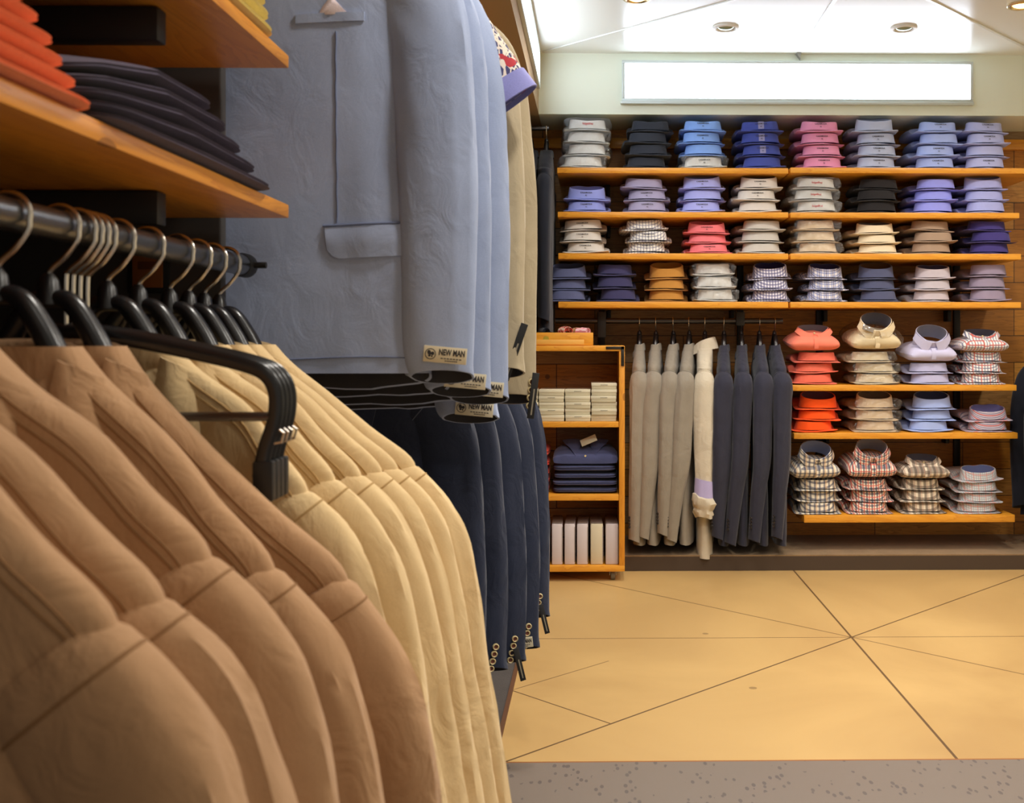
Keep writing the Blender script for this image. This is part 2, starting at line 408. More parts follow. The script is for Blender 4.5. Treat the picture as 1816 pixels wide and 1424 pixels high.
# ------------------------------------------------------------------ garments on hangers
def ellring(z, hw, hd, n, yc=0., e1=.42, e2=.85):
    out = []
    for k in range(n):
        a = 2 * pi * k / n
        out.append(Vector((hw * sgp(cos(a), e1), yc + hd * sgp(sin(a), e2), z)))
    return out
def make_body(levels, seed, fold, n=72, nr=44, hang=.005):
    L = cat(levels, nr)
    rs, mis = [], []
    z0, w0, d0 = L[0]
    rs.append(ellring(z0 - .010, w0 * .92, d0 * .86, n)); mis.append(1)
    rs.append(ellring(z0 - .003, w0 * .95, d0 * .92, n)); mis.append(0)
    zb = levels[-1][0]
    for z, hw, hd in L:
        r_ = ellring(z, hw, hd, n)
        t = (z0 - z) / (z0 - zb)
        amp = fold * min(1, t * 2.2)
        for p in r_:
            s = 1 if p.y > 0 else -1
            q = noise.noise(Vector((p.x * 9 + seed, s * 2.3, p.z * 2.2 + seed))) + .5 * noise.noise(Vector((p.x * 24 + seed, s * 5.1, p.z * 5)))
            k = min(1, abs(p.y) / max(hd, 1e-4)) if hd else 0
            p.y += s * amp * q * k * 1.3 + s * .0016 * noise.noise(Vector((p.x * 40, s * 9 + seed, p.z * 40)))
            p.x += amp * .5 * noise.noise(Vector((seed, p.z * 5, p.x * 3)))
            p.z -= hang * t ** 12 * max(-.2, p.y / max(hd, .001))    # the back panel hangs lower than the front
        rs.append(r_); mis.append(0)
    z, hw, hd = L[-1]
    rs.append([Vector((p.x * .985, p.y * .86, p.z + .002)) for p in rs[-1]]); mis.append(1)
    rs.append([Vector((p.x * .97, p.y * .7, p.z + .09)) for p in rs[-1]]); mis.append(1)
    return MB().rings(rs, cap0=False, mis=mis[:len(rs) - 1])
def make_sleeve(path, s, seed, fold, n=32, nr=40, twist=0., cuffcup=.05, upright=True):
    """path: (x, z, r in the hanger plane, r across, y shift); s = +1 / -1 side"""
    L = cat(path, nr); rs, mis = [], []
    C_ = [Vector((p[0] * s, p[4], p[1])) for p in L]
    def frame(i):
        t = (C_[min(i + 1, nr - 1)] - C_[max(i - 1, 0)]).normalized()
        w = max(0, (i / (nr - 1) - .6) / .4) if upright else 0; t = Vector((t.x * (1 - w), t.y * (1 - w), t.z)).normalized()
        nn = Vector((t.z * -1 * s, 0, t.x * s)); nn.normalize()
        return t, nn
    for i in range(nr):
        t, nn = frame(i); yy = Vector((0, 1, 0))
        tw = twist * min(1, i / (nr * .3)) * s
        A = nn * cos(tw) + yy * sin(tw); B = yy * cos(tw) - nn * sin(tw)
        f = i / (nr - 1)
        ring = []
        for k in range(n):
            a = 2 * pi * k / n
            d = A * L[i][2] * sgp(cos(a), .9) + B * L[i][3] * sgp(sin(a), .9)
            q = noise.noise(Vector((cos(a) * 1.6 + seed, sin(a) * 1.6, f * 3.0 + seed))) + .6 * noise.noise(Vector((cos(a) * 2 + seed, sin(a) * 2 + f * 3, f * 11 + 3 * sin(a))))
            q += .8 * noise.noise(Vector((cos(a) * 3.2 + seed, sin(a) * 3.2, f * 1.1 - seed)))
            pt = C_[i] + d * (1 + fold * 16 * q * min(1, f * 4 + .1) * (1 - .5 * f ** 6))
            pt.z -= (.010 if upright else 0) * f ** 10 * sgp(sin(a), 1)          # the far side of the cuff hangs a little lower
            ring.append(pt)
        rs.append(ring); mis.append(0)
    t, nn = frame(nr - 1)
    c = C_[-1]
    rs.append([c + (p - c) * .93 for p in rs[-1]]); mis.append(1)
    rs.append([c + (p - c) * .95 - t * cuffcup for p in rs[-1]]); mis.append(1)
    # a rounded sleeve head
    c0 = C_[0]; t0, _ = frame(0)
    head = [c0 - t0 * .012 + (p - c0) * .82 for p in rs[0]]
    return MB().rings([head] + rs, mis=[0] + mis[:len(rs) - 1]), C_, rs
def make_collar(nw, nd, h, fold_out=.024, open_=.5, n=40, drop=.03):
    prof = ((-.003, -.02 if h > .02 else -.006), (-.001, h * .6), (.001, h * .95), (.005, h), (.010, h * .9), (fold_out * .7, h * .35), (fold_out, -drop * .4), (fold_out + .001, -drop * .45), (fold_out - .004, -drop * .35), (.011, h * .35), (.005, h * .7))
    if h <= .02: prof = ((-.003, -.005), (-.0012, .003), (.0012, .006), (.004, .004), (.0065, -.006), (.0075, -.024), (.0045, -.024), (.002, -.008))
    rs = []
    for k in range(n):
        a = -pi / 2 + open_ + (2 * pi - 2 * open_) * k / (n - 1)
        f = abs(k / (n - 1) - .5) * 2           # 1 at the front ends
        rs.append([Vector(((nw + o * (1 + .5 * f)) * cos(a), (nd + o) * sin(a) - .006 * f, z - .035 * f * f)) for o, z in prof])
    return MB().rings(rs)
def surf_y(levels, x, z):
    """front face y of the body at (x, z)"""
    L = cat(levels, 60)
    for i in range(len(L) - 1):
        if L[i][0] >= z >= L[i + 1][0]: break
    hw, hd = L[i][1], L[i][2]
    c = min(.999, abs(x) / hw) ** (1 / .42)
    return -hd * sqrt(max(0, 1 - c * c)) ** .85
def make_lapel(levels, s, z0=-.01, z1=-.36, wd=.062):
    g = []
    for i in range(15):
        t = i / 14; z = z0 + (z1 - z0) * t
        xi = .05 * (1 - t) + .002; w_ = wd * sin(pi * min(1, .12 + t * .95)) ** .8 + .006
        if t < .3: w_ *= .75 + .2 * t
        row = []
        for j in range(6):
            u = j / 5; x = xi + w_ * u
            row.append(Vector((s * x, surf_y(levels, x, z) - .005 - .006 * sin(pi * u) - .003 * (1 - u), z - .014 * u * (1 - t))))
        g.append(row)
    return MB().sheet(g, .003)
def seam_tube(pts, m, parent, r=.0011, name='seam'):
    return MB().tube(pts, r, 6).build(name, m, parent)

def jacket(name, label, group, loc, rotz, cloth, seam, levels, sleeve, seed, fold=.008, lapel=True, twist=0., collar_h=.034, cat_='jacket', lining=None, sides=(1, -1), pocket=False, sfold=None, hang=.005, upright=True):
    t = thing(name, label, cat_, loc, (0, 0, rotz), group)
    lining = lining or plain('dark_lining', (48, 46, 50), .8)
    mbod = make_body(levels, seed, fold, hang=hang); mbod.build('body', [cloth, lining], t)
    info = {'front': front_of(mbod)}
    for s in sides:
        mb, cl, rs = make_sleeve(sleeve, s, seed + s * 3.3, (sfold if sfold is not None else fold) * .7, twist=twist, upright=upright)
        if s > 0: info['sleeve_front'] = front_of(mb)
        so = mb.build('sleeve', [cloth, lining], t)
        # raised armhole seam and the hem stitch of the cuff
        r0 = rs[2]; c0 = cl[2]
        MB().tube([c0 + (p - c0) * 1.0 for p in r0] + [c0 + (r0[0] - c0) * 1.0], .0011, 6).build('armhole_seam', seam, so)
        info[s] = (so, cl, rs)
    z0, w0, d0 = levels[0]
    make_collar(w0, d0, collar_h, .024 if collar_h > .02 else .009, drop=.03 if collar_h > .02 else .02).build('collar', cloth, t)
    if lapel:
        for s in (1, -1): make_lapel(levels, s).build('lapel', cloth, t)
        ys = [(0.004, surf_y(levels, .004, z) - .002, z) for z in [-.34 - .02 * i for i in range(int((-.36 - levels[-1][0]) / .02))]]
        seam_tube(ys, seam, t, .0014, 'front_edge')
        for z in (-.37, -.47):
            disc(Vector((0.014, surf_y(levels, .01, z) - .005, z)), .008, .003, HORN, t, 'button')
    info['root'] = t
    return t, info
def disc(c, r, th, m, parent, name, nrm=(0, -1, 0), ring=False):
    q = Vector(nrm).to_track_quat('Z', 'Y').to_matrix().to_4x4(); M = Matrix.Translation(c) @ q
    if ring: pr = ((r * .62, 0), (r * .62, th), (r * .8, th * 1.3), (r, th * .8), (r, 0))
    else: pr = ((r, 0), (r, th * .7), (r * .88, th), (r * .7, th * .75), (r * .2, th * .6))
    rs = [[(x * cos(2 * pi * k / 18), x * sin(2 * pi * k / 18), z) for k in range(18)] for x, z in pr]
    return MB().rings(rs, 0, not ring, not ring, M=M).build(name, m, parent)

def hook_path(rr, drop):
    """a hook over a rail of radius rr at the origin, its shank ending `drop` below"""
    r_ = rr + .0036; P_ = [(r_ * cos(a), 0, r_ * sin(a)) for a in [radians(195 - 21 * i) for i in range(11)]]
    P_ += [(r_ * .9, 0, -.012), (.005, 0, -.026), (-.006, 0, -.036), (-.009, 0, -.044), (-.009, 0, -drop - .002)]
    return [(a[0], 0, a[1]) for a in cat([(p_[0], p_[2]) for p_ in P_], 60)]
def hanger(loc, rotz, label, group, arm, rr=.013, drop=.062, thick=.010, deep=.011, wire=.0022):
    t = thing('coat_hanger', label, 'hanger', loc, (0, 0, rotz), group)
    MB().tube(hook_path(rr, drop), wire, 8).build('hook', WIRE, t)
    pts = [(-x - .012, z) for x, z in reversed(arm[1:])] + list(arm)
    L = cat(pts, 50); n = len(L)
    mb = MB().tube([(x - .0, 0, z - drop) for x, z in L], [thick * (.75 + .5 * abs(2 * i / (n - 1) - 1)) for i in range(n)], 12, r2=[deep * (.7 + .6 * abs(2 * i / (n - 1) - 1)) for i in range(n)], up=(0, 0, 1))
    mb.tube([(-.009, 0, -drop - .004), (-.009, 0, -drop + .016), (-.009, 0, -drop + .022)], [.011, .008, .004], 10)
    mb.build('body', BLACK, t)
    return t
ARM = ((-.006, .001), (.010, -.003), (.026, -.026), (.046, -.062), (.085, -.104), (.125, -.150))

# ---- khaki jackets on the near rail
RX, RZ = -.447, 1.0165
def lv(sx, sd, hd, hem, bw):
    return [(0, .056, hd - .001), (-.15 * sd, .080, hd), (-.36 * sd, .125, hd), (-.60 * sd, .5 * (.125 + sx - .052), hd), (-.82 * sd, sx - .052, hd * .98), (-1.0 * sd, sx - .046, hd * .96), (-1.3 * sd, sx - .040, hd), (-.5, sx - .01, hd + .002), (hem * .8, bw, hd + .003), (hem, bw + .01, hd + .004)]
def sl(sx, sd, rin, ry, cuff, flare, y1=0.):
    k = (cuff + sd)
    P_ = [(sx - .078, -.8 * sd - .040, .043, ry * 1.0, 0), (sx - .048, -sd - .050, .051, ry * 1.06, 0), (sx - .024, -sd - .115, rin, ry * 1.04, 0)]
    for f, w_ in ((.35, 1), (.6, 1.05), (.85, 1.0), (1.0, .92)):
        P_.append((sx - .022 + flare * f ** 1.15, -sd - .10 + (cuff + sd + .10) * f, rin * w_, ry * w_, y1 * f))
    return P_
TAN = fabric('tan_cotton', (190, 148, 108), .06, .14, 900, 8, crease=.55)
TAN2 = fabric('khaki_cotton', (234, 203, 152), .05, .14, 900, 8, crease=.45)
TANS = plain('tan_seam', (146, 106, 66), .9); TAN2S = plain('khaki_seam', (186, 150, 96), .9)
near = [  # depth along the rail, shoulder half-width, drop, yaw, colour
    (.575, .249, .163, 0), (.63, .249, .163, 0), (.72, .245, .156, 0), (.845, .253, .196, 0), (.925, .290, .226, 0),
    (1.035, .230, .156, 1), (1.105, .236, .154, 1), (1.185, .246, .160, 1), (1.24, .254, .163, 1), (1.29, .264, .166, 1), (1.34, .274, .168, 1)]
KLAB = ['dark tan jacket closest to the camera, its front panel filling the lower corner', 'dark tan jacket hanging directly behind the closest one',
        'third dark tan jacket along the near rail, counted from the camera',
        'dark tan jacket just before the last dark tan one on the near rail', 'last dark tan jacket on the near rail, right before the empty trouser hangers',
        'pale khaki jacket first behind the empty trouser hangers', 'pale khaki jacket second behind the empty trouser hangers', 'pale khaki jacket third behind the empty trouser hangers',
        'pale khaki jacket third from the far end of the near rail', 'pale khaki jacket next to last at the far end of the near rail', 'pale khaki jacket at the far end of the near rail, beside the blue blazers']
HLAB = ['black hanger inside the tan jacket closest to the camera', 'black hanger inside the second tan jacket from the camera', 'black hanger inside the third tan jacket from the camera',
        'black hanger inside the next to last dark tan jacket', 'black hanger inside the last dark tan jacket before the trouser hangers',
        'black hanger in the first pale khaki jacket behind the trouser hangers', 'black hanger in the second pale khaki jacket behind the trouser hangers', 'black hanger in the third pale khaki jacket behind the trouser hangers',
        'black hanger third from the end of the near rail', 'black hanger next to last on the near rail', 'black hanger last at the capped end of the near rail']
for i, (y, sx, sd, c) in enumerate(near):
    hd = .025 if c == 0 else .0185
    loc = Vector((RX + R.uniform(-.003, .003), y, RZ - .1005))
    ry = hd + .002 if c == 0 else hd + .001
    t, info = jacket('jacket', KLAB[i], 'dark tan jackets on the near rail' if c == 0 else 'pale khaki jackets on the near rail', loc, R.uniform(-.012, .012), TAN if c == 0 else TAN2, TANS if c == 0 else TAN2S,
                     lv(sx, sd, hd, -.74, .25), sl(sx, sd, .05, ry, -.66, (.075, .075, .07, .058, .035, .07, .068, .066, .064, .06, .056)[i], -.01), 3.7 * i + 1, (.006 if c == 0 else .0045), sfold=.010 if c == 0 else .009, collar_h=.012)
    # yoke seam along the shoulder ridge, with a second row of stitches
    L = [q for q in cat(lv(sx, sd, hd, -.74, .25), 90) if q[0] > -sd * .86]
    for off in (.009, .017):
        pts = [(q[1] * .94, q[0] - off) for q in L[5:]]
        seam_tube([(x, info['front'](x, z, -hd) - .0003, z) for x, z in pts], TANS if c == 0 else TAN2S, t, .0009, 'yoke_seam')
    hanger((RX, loc.y, RZ), 0, HLAB[i], 'black hangers on the near rail', ARM)
# empty trouser hangers
for i, y in enumerate((.955, .968, .981, .995)):
    t = thing('trouser_hanger', ('empty black trouser hanger nearest the dark tan jackets', 'second empty black trouser hanger behind the dark tan jackets', 'third empty black trouser hanger behind the dark tan jackets', 'empty black trouser hanger nearest the pale khaki jackets')[i], 'hanger', (RX, y, RZ), group='empty black trouser hangers')
    MB().tube(hook_path(.013, .092), .0022, 8).build('hook', WIRE, t)
    half = [(-.009, -.088), (.03, -.092), (.10, -.106), (.145, -.117), (.163, -.126), (.171, -.142), (.170, -.165), (.162, -.19), (.157, -.215)]
    pr = cat([(-x - .018, z) for x, z in reversed(half[1:])] + half, 90)
    MB().tube([(x, 0, z) for x, z in pr], .0068, 10, r2=.0042, up=(0, 0, 1)).build('frame', BLACK, t)
    MB().tube([(-.18, 0, -.163), (.166, 0, -.163)], .0028, 8).build('cross_bar', RAILM, t)
    MB().bbox(.152, .170, -.0055, .0055, -.235, -.2, .002).build('clip', BLACKM, t)
    MB().bbox(-.188, -.17, -.0055, .0055, -.235, -.2, .002).build('clip', BLACKM, t)
    MB().tube([(.170, 0, -.170), (.178, 0, -.176), (.176, 0, -.184), (.164, 0, -.186)], .0014, 6).build('wire_catch', WIRE, t)
# the rail
t = thing('clothes_rail', 'round steel clothes rail under the near shelf, holding the khaki jackets', 'rail', (RX, .65, RZ))
MB().tube([(0, -.75, 0), (0, .745, 0)], .013, 20, up=(0, 0, 1)).build('tube', RAILM, t)
MB().tube([(0, .742, 0), (0, .748, 0), (0, .765, 0), (0, .768, 0)], [.0135, .0155, .0155, .012], 20, up=(0, 0, 1)).tube([(.013, .752, 0), (.03, .752, 0)], .004, 10).build('end_cap', BLACKM, t)
for yy in (-.5, -.05):
    MB().bbox(-.37, -.008, yy - .004, yy + .004, -.012, .012, .002).tube([(0, yy - .006, 0), (0, yy + .006, 0)], .017, 18, up=(0, 0, 1)).build('bracket', BLACKM, t)

# ---- near shelves, brackets, end panel
for (zt, zb, lab, nm) in ((1.093, 1.076, 'lower varnished pine shelf above the khaki jackets, holding orange and dark folds', 'l'), (1.282, 1.266, 'upper varnished pine shelf of the near bay, under the yellow folds', 'u')):
    t = thing('shelf', lab, 'shelf', (-.6, .6, zb))
    MB().bbox(-.215, .212, -.8, .80, 0, zt - zb, .0015).build('board', PINEY, t)
    for yy in (-.25, .55):
        MB().bbox(-.215, .15, yy - .012, yy + .012, -.036, -.001, .002).build('bracket', BLACKM, t)
tag(MB().bbox(-.815, -.475, 1.405, 1.425, .006, 1.80, .003).build('bay_panel', plain('panel_grey', (66, 62, 60), .6)), 'dark grey upright end panel between the near shelves and the blue blazers', 'panel')
pt = thing('price_ticket', 'small orange price ticket on the dark wall behind the near rail', 'ticket', at(245, 478, 1.36))
MB().bbox(-.019, .019, -.001, .001, -.021, .021, .0006).build('card', plain('ticket_card', (150, 88, 34), .7), pt)
MB().bbox(-.012, .012, -.0016, -.001, .002, .012, .0002).build('print', plain('ticket_print', (104, 52, 20), .8), pt)
MB().bbox(-.026, .026, .001, .006, -.028, .028, .001).build('holder', BLACKM, pt)
pt.location.y = 1.399

# ---- folded piles on the near shelves
def pillow(w, d, h, seed, e1=.45, e2=.28, nx=40, nz=14, amp=.004, groove=.0, dome=0., taper=0., vamp=.25):
    rs = []
    for i in range(nz + 1):
        a = -pi / 2 + pi * i / nz
        ca, sa = sgp(cos(a), e1) if 0 < i < nz else .0, sgp(sin(a), .9)
        if i in (0, nz): ca = .12
        ring = []
        for k in range(nx):
            b = 2 * pi * k / nx
            x, y = w / 2 * ca * sgp(cos(b), e2), d / 2 * ca * sgp(sin(b), e2)
            z = h / 2 + h / 2 * sa
            g = 1 - groove * math.exp(-((sa) / .18) ** 2) * ca
            q = noise.noise(Vector((x * 14 + seed, y * 14, z * 30 + seed)))
            zz = z - amp * vamp * (1 + q) * (z / h) + dome * max(0, sa) * (1 - (2 * x / w) ** 2) * (1 - (2 * y / d) ** 2)
            if taper: zz *= 1 - taper * max(0, y / (d / 2)) ** 2
            ring.append(Vector((x * g + amp * .7 * q, y * g + amp * noise.noise(Vector((seed, x * 9, z * 40))), max(0.0, zz))))
        rs.append(ring)
    return MB().rings(rs)
ORD = ['bottom', 'second from bottom', 'third from bottom', 'fourth from bottom', 'fifth from bottom', 'sixth from bottom', 'seventh from bottom']
def pos_from_top(i, n):     # i counts from the bottom
    k = n - 1 - i
    if k == 0: return 'topmost'
    if i == 0: return 'bottom'
    return ('', 'second from top', 'third from top', 'fourth from top', 'fifth from top', 'sixth from top', 'seventh from top', 'eighth from top')[k]
def pile(name, n, x, y, z, w, d, h, m, lab, group, cat_, shrink=.02, lean=0., seed=0., groove=.03, amp=.005, e2=.14, bend=(0., 0.)):
    """n folded garments; bend thins the whole pile towards its near and far ends"""
    for i in range(n):
        ly = y - lean * i + R.uniform(-.003, .003)
        mb = pillow(w * (1 - .012 * i), d * (1 - shrink * i), h * .955, seed + i * 5.1, groove=groove, amp=amp, e2=e2, dome=.012 if i == n - 1 else 0., nx=72, vamp=.12)
        vs = []
        for vx, vy, vz in mb.v:
            q = (vy + ly - y) / (d / 2)
            g = 1 - bend[0] * max(0, -q) ** 1.5 - bend[1] * max(0, q) ** 2
            vs.append((vx, vy, (vz + i * h * .985) * max(.2, g)))
        mb.v = vs
        o = mb.build(name, m); o.location = (x - lean * .35 * i, ly, z + .0003)
        tag(o, lab.format(pos_from_top(i, n)), cat_, group)
ORANGE = fabric('coral_knit', (255, 156, 112), .05, .3, 400, 20); DARK = fabric('aubergine_twill', (80, 70, 94), .08, .3, 500, 20); YEL = fabric('yellow_knit', (246, 226, 152), .06, .3, 400, 20)
pile('folded_sweater', 9, -.552, .655, 1.093, .352, .405, .0128, ORANGE, 'bright orange folded sweater, {} in the pile on the lower near shelf', 'orange folded sweaters on the near shelf', 'sweater', .05, seed=2., lean=.004)
pile('folded_trousers', 5, -.560, 1.085, 1.093, .37, .462, .0185, DARK, 'dark aubergine folded trousers, {} in the pile beside the orange sweaters', 'dark folded trousers on the near shelf', 'trousers', .07, lean=.014, seed=9., amp=.006, bend=(.5, .22))
pile('folded_sweater', 3, -.568, 1.15, 1.282, .37, .39, .018, YEL, 'pale yellow folded top, {} in the pile on the upper near shelf', 'yellow folded tops on the upper near shelf', 'sweater', .02, seed=17.)

# ---- blue blazers facing the camera
BLUE = fabric('steel_blue_cotton', (170, 183, 214), .09, .12, 1100, 6, rgb2=(148, 161, 192), crease=.2); BLUES = plain('blue_seam', (104, 114, 144), .9)
BEIGE = fabric('stone_cotton', (190, 174, 144), .07, .12, 1100, 8, crease=.4); BEIGES = plain('stone_seam', (150, 132, 98), .9)
BL = [(0, .056, .020), (-.02, .085, .023), (-.05, .13, .025), (-.085, .185, .026), (-.12, .208, .026), (-.25, .205, .026), (-.45, .21, .025), (-.62, .225, .024), (-.722, .232, .023)]
def bs(cuff, out, ry=.025, y1=-.008):
    d = out - .06
    return [(.18, -.155, .055, ry * 1.1, 0), (.203, -.182, .056, ry * 1.1, 0), (.222, -.25, .057, ry, y1 * .3), (.232 , -.36, .056, ry, y1 * .6), (d * .35 + .235 * .65, -.48, .055, ry * .95, y1 * .9), (d * .8 + .235 * .2, cuff * .9 - .03, .048, ry * .9, y1), (d + .006, cuff, .043, ry * .85, y1)]
def cuff_patch(so, c, w, h, rz, parts=True):
    """woven cream name tape with a globe mark, facing -Y in the local frame of the sleeve"""
    M = Matrix.Translation(c) @ Matrix.Rotation(rz, 4, 'Y') @ Matrix.Rotation(radians(90), 4, 'X')
    lab = MB().bbox(-w / 2, w / 2, -h / 2, h / 2, -.0012, .0008, .0003, M=M).build('name_tape', CREAM, so)
    lab['label'] = 'cream woven tape reading NEW MAN with a globe'
    mb = MB()
    vs, fs = text_mesh('NEW MAN', h * .52, .0004); mx = max(v.x for v in vs) - min(v.x for v in vs); k = w * .60 / mx
    mb.add([(v.x * k + w * .155, v.y + h * .14, .0013) for v in vs], fs, M=M)
    for yy, ww in ((-h * .22, .5), (-h * .36, .3)):
        for j in range(7): mb.box(w * .155 - w * ww / 2 + j * w * ww / 7, w * .155 - w * ww / 2 + (j + .7) * w * ww / 7, yy - h * .03, yy + h * .03, .0009, .0012, M=M)
    gx, gr = -w * .34, h * .34
    n = 26
    mb.rings([[(gx + gr * q * cos(2 * pi * k / n), gr * q * sin(2 * pi * k / n), .0012) for k in range(n)] for q in (1, .86)], 0, False, False, M=M)
    rr = random.Random(4)
    for (bx, by, br) in ((-.25, .3, .42), (-.15, -.28, .25), (.38, .12, .36), (.3, -.4, .18), (-.02, .02, .2)):
        mb.add([(gx + gr * (bx + br * rr.uniform(.7, 1.1) * cos(2 * pi * k / 11)), gr * (by + br * rr.uniform(.7, 1.1) * sin(2 * pi * k / 11)), .0012) for k in range(11)], [tuple(range(11))], M=M)
    mb.build('print', INK, lab, smooth=False)
def cuff_buttons(so, c, dirv, n, nrm, tagged=True, stitch=True, gap=.0135):
    for i in range(n):
        p_ = c + Vector(dirv) * gap * i
        b1 = disc(p_, .0062, .003, IVORY, so, 'cuff_button', nrm, ring=True)
        disc(p_ - Vector(nrm).normalized() * .0003, .0045, .0018, HORN, b1, 'center', nrm)
        if stitch:
            q = p_ + Vector((-.017, 0, -.001))
            MB().bbox(q.x - .007, q.x + .007, q.y - .001, q.y + .0004, q.z - .001, q.z + .001, .0003).build('buttonhole', plain('red_stitch', (186, 40, 44), .8) if i == 0 else plain('grey_stitch', (150, 146, 140), .8), so)
def swing_tag(so, p0, p1, wid=.012):
    d = (p1 - p0); L = d.length; ex_ = d.normalized(); ey_ = (Vector((-.35, 1, 0)) - ex_ * ex_.dot(Vector((-.35, 1, 0)))).normalized(); ez_ = ex_.cross(ey_)
    M = Matrix(((ex_.x, ey_.x, ez_.x, p0.x), (ex_.y, ey_.y, ez_.y, p0.y), (ex_.z, ey_.z, ez_.z, p0.z), (0, 0, 0, 1)))
    g = MB().bbox(0, L, -.0012, .0012, -wid / 2, wid / 2, .0004, M=M)
    o = g.build('swing_tag', plain('black_tag', (22, 21, 22), .6), so)
    o['label'] = 'black narrow swing tag on the cuff'
    MB().box(L * .35, L * .92, -.0016, -.0012, -wid * .08, wid * .12, M=M).build('print', plain('tag_print', (150, 140, 120), .7), o, smooth=False)
blz = [  # depth, cuff right px, cuff bottom z, rail x
    (1.48, -.451, .872, 'steel blue blazer in front, with a chest pocket square and flap pocket'),
    (1.545, -.436, .850, 'second steel blue blazer, its cuff just behind the front blazer'),
    (1.61, -.417, .836, 'third steel blue blazer, its cuff reaching furthest into the aisle'),
    (1.675, -.438, .803, 'fourth steel blue blazer, its shadowed cuff hanging lowest of the blue ones')]
NZ = 1.592
for i, (zc, rx, cz, lab) in enumerate(blz):
    y = zc + .008
    nz = NZ + (.003 if i == 0 else -.012 * i)
    t, info = jacket('blazer', lab, 'steel blue blazers', (rx, y, nz), R.uniform(-.008, .008), BLUE, BLUES, BL, bs(cz - nz, .302 if i else .300), 11.3 + 4.1 * i, .006, lapel=False, sfold=.0085, hang=.020, collar_h=.018)
    so, cl, rs = info[1]
    e = cl[-1]
    if i < 4:
        ring = rs[-4]; c = cl[-4]
        px_, pz_ = c.x + (.010 if i == 0 else .012), c.z + (.022 if i == 0 else .008)
        front = min(info['sleeve_front'](px_ + dx, pz_ + dz, c.y) for dx in (-.028, -.014, 0, .014, .026) for dz in (-.01, 0, .01))
        cuff_patch(so, Vector((px_, front - .0014, pz_)), .057, .0215, .09)
    if i == 0:
        # chest pocket with a pocket square, flap pocket, dart seam, hem stitching
        fr_ = info['front']; fy = lambda x, z: fr_(x, z, -.03) - .0012
        z1 = 1.340 - nz
        MB().sheet([[(.055 + .09 * u, fy(.055 + .09 * u, z1 + .006) - .001, z1 + .012 * v + .005 * u) for u in [k / 12 for k in range(13)]] for v in (0, .5, 1)], .002).build('chest_pocket', BLUE, t)
        sq = MB()
        sq.sheet([[(.085, fy(.1, z1) + .001, z1 + .012), (.1, fy(.1, z1) - .002, z1 + .012), (.125, fy(.1, z1) + .001, z1 + .014)], [(.09, fy(.1, z1), z1 + .022), (.104, fy(.1, z1) - .005, z1 + .026), (.118, fy(.1, z1), z1 + .02)], [(.099, fy(.1, z1), z1 + .034), (.102, fy(.1, z1) - .002, z1 + .036), (.107, fy(.1, z1), z1 + .032)]], .002)
        sq.build('pocket_square', fabric('pink_white_square', (238, 220, 224), .05), t)
        zf = 1.071 - nz
        fl = []
        for v in [k / 6 for k in range(7)]:
            row = []
            for u in [k / 14 for k in range(15)]:
                x = .092 + .118 * u; cut = .012 * max(0, 1 - u / .14) ** 2
                zz = zf + .006 * u - v * (.042 - cut)
                row.append((x + .003 * v, min(fy(x, zz), fy(x, zf - .02)) - .0012 - .0016 * sin(pi * min(1, v * 1.1)), zz))
            fl.append(row)
        MB().sheet(fl, .003).build('pocket_flap', BLUE, t)
        seam_tube([(.09 + .12 * u, fy(.09 + .12 * u, zf + .003) - .001, zf + .002 + .006 * u) for u in [k / 10 for k in range(11)]], BLUES, t, .0016, 'flap_seam')
        zs_ = [z1 - .01 - k * .012 for k in range(24) if z1 - .01 - k * .012 > zf]
        seam_tube([(.108 + .0004 * sin(k * 1.7), fy(.108, z) + .0006, z) for k, z in enumerate(zs_)], BLUES, t, .0011, 'dart_seam')
        zh = BL[-1][0] + .024
        seam_tube([(-.2 + .4 * u, fy(-.2 + .4 * u, zh + .002 * sin(u * 9)) + .0006, zh + .002 * sin(u * 9)) for u in [k / 40 for k in range(41)]], BLUES, t, .0008, 'hem_stitch')
    if i == 1:
        pass
BEL = [(0, .056, .020), (-.02, .085, .023), (-.05, .13, .025), (-.085, .185, .026), (-.12, .208, .026), (-.25, .205, .026), (-.45, .21, .025), (-.62, .225, .024), (-.745, .232, .023)]
for i, (zc, rx, cz, lab) in enumerate(((1.815, -.408, .868, 'stone beige blazer directly behind the blue blazers'), (1.90, -.392, .820, 'second stone beige blazer, with the row of cuff buttons nearest the wall shelves'))):
    t, info = jacket('blazer', lab, 'stone beige blazers', (rx, zc + .008, NZ - .01), R.uniform(-.01, .01), BEIGE, BEIGES, BEL, bs(cz - NZ + .01, .303), 71.3 + 4.1 * i, .005, sfold=.007, lapel=False, hang=.015, collar_h=.018)
    so, cl, rs = info[1]
    c = cl[-5]; ring = rs[-5]
    ex = max(ring, key=lambda p_: p_.x - p_.y * .6)
    b0 = ex + Vector((-.006, -.006, .02))
    if i: cuff_buttons(so, b0, (-.1, 0, -1), 4, (.35, -1, 0), stitch=False)
    else: cuff_buttons(so, b0 + Vector((.0, 0, .03)), (-.1, 0, -1), 1, (.35, -1, 0), stitch=False)
    swing_tag(so, b0 + Vector((.008, -.004, .016 if i else .052)), b0 + Vector((-.002 if i else -.024, -.004, -.062 if i else -.04)), .012)
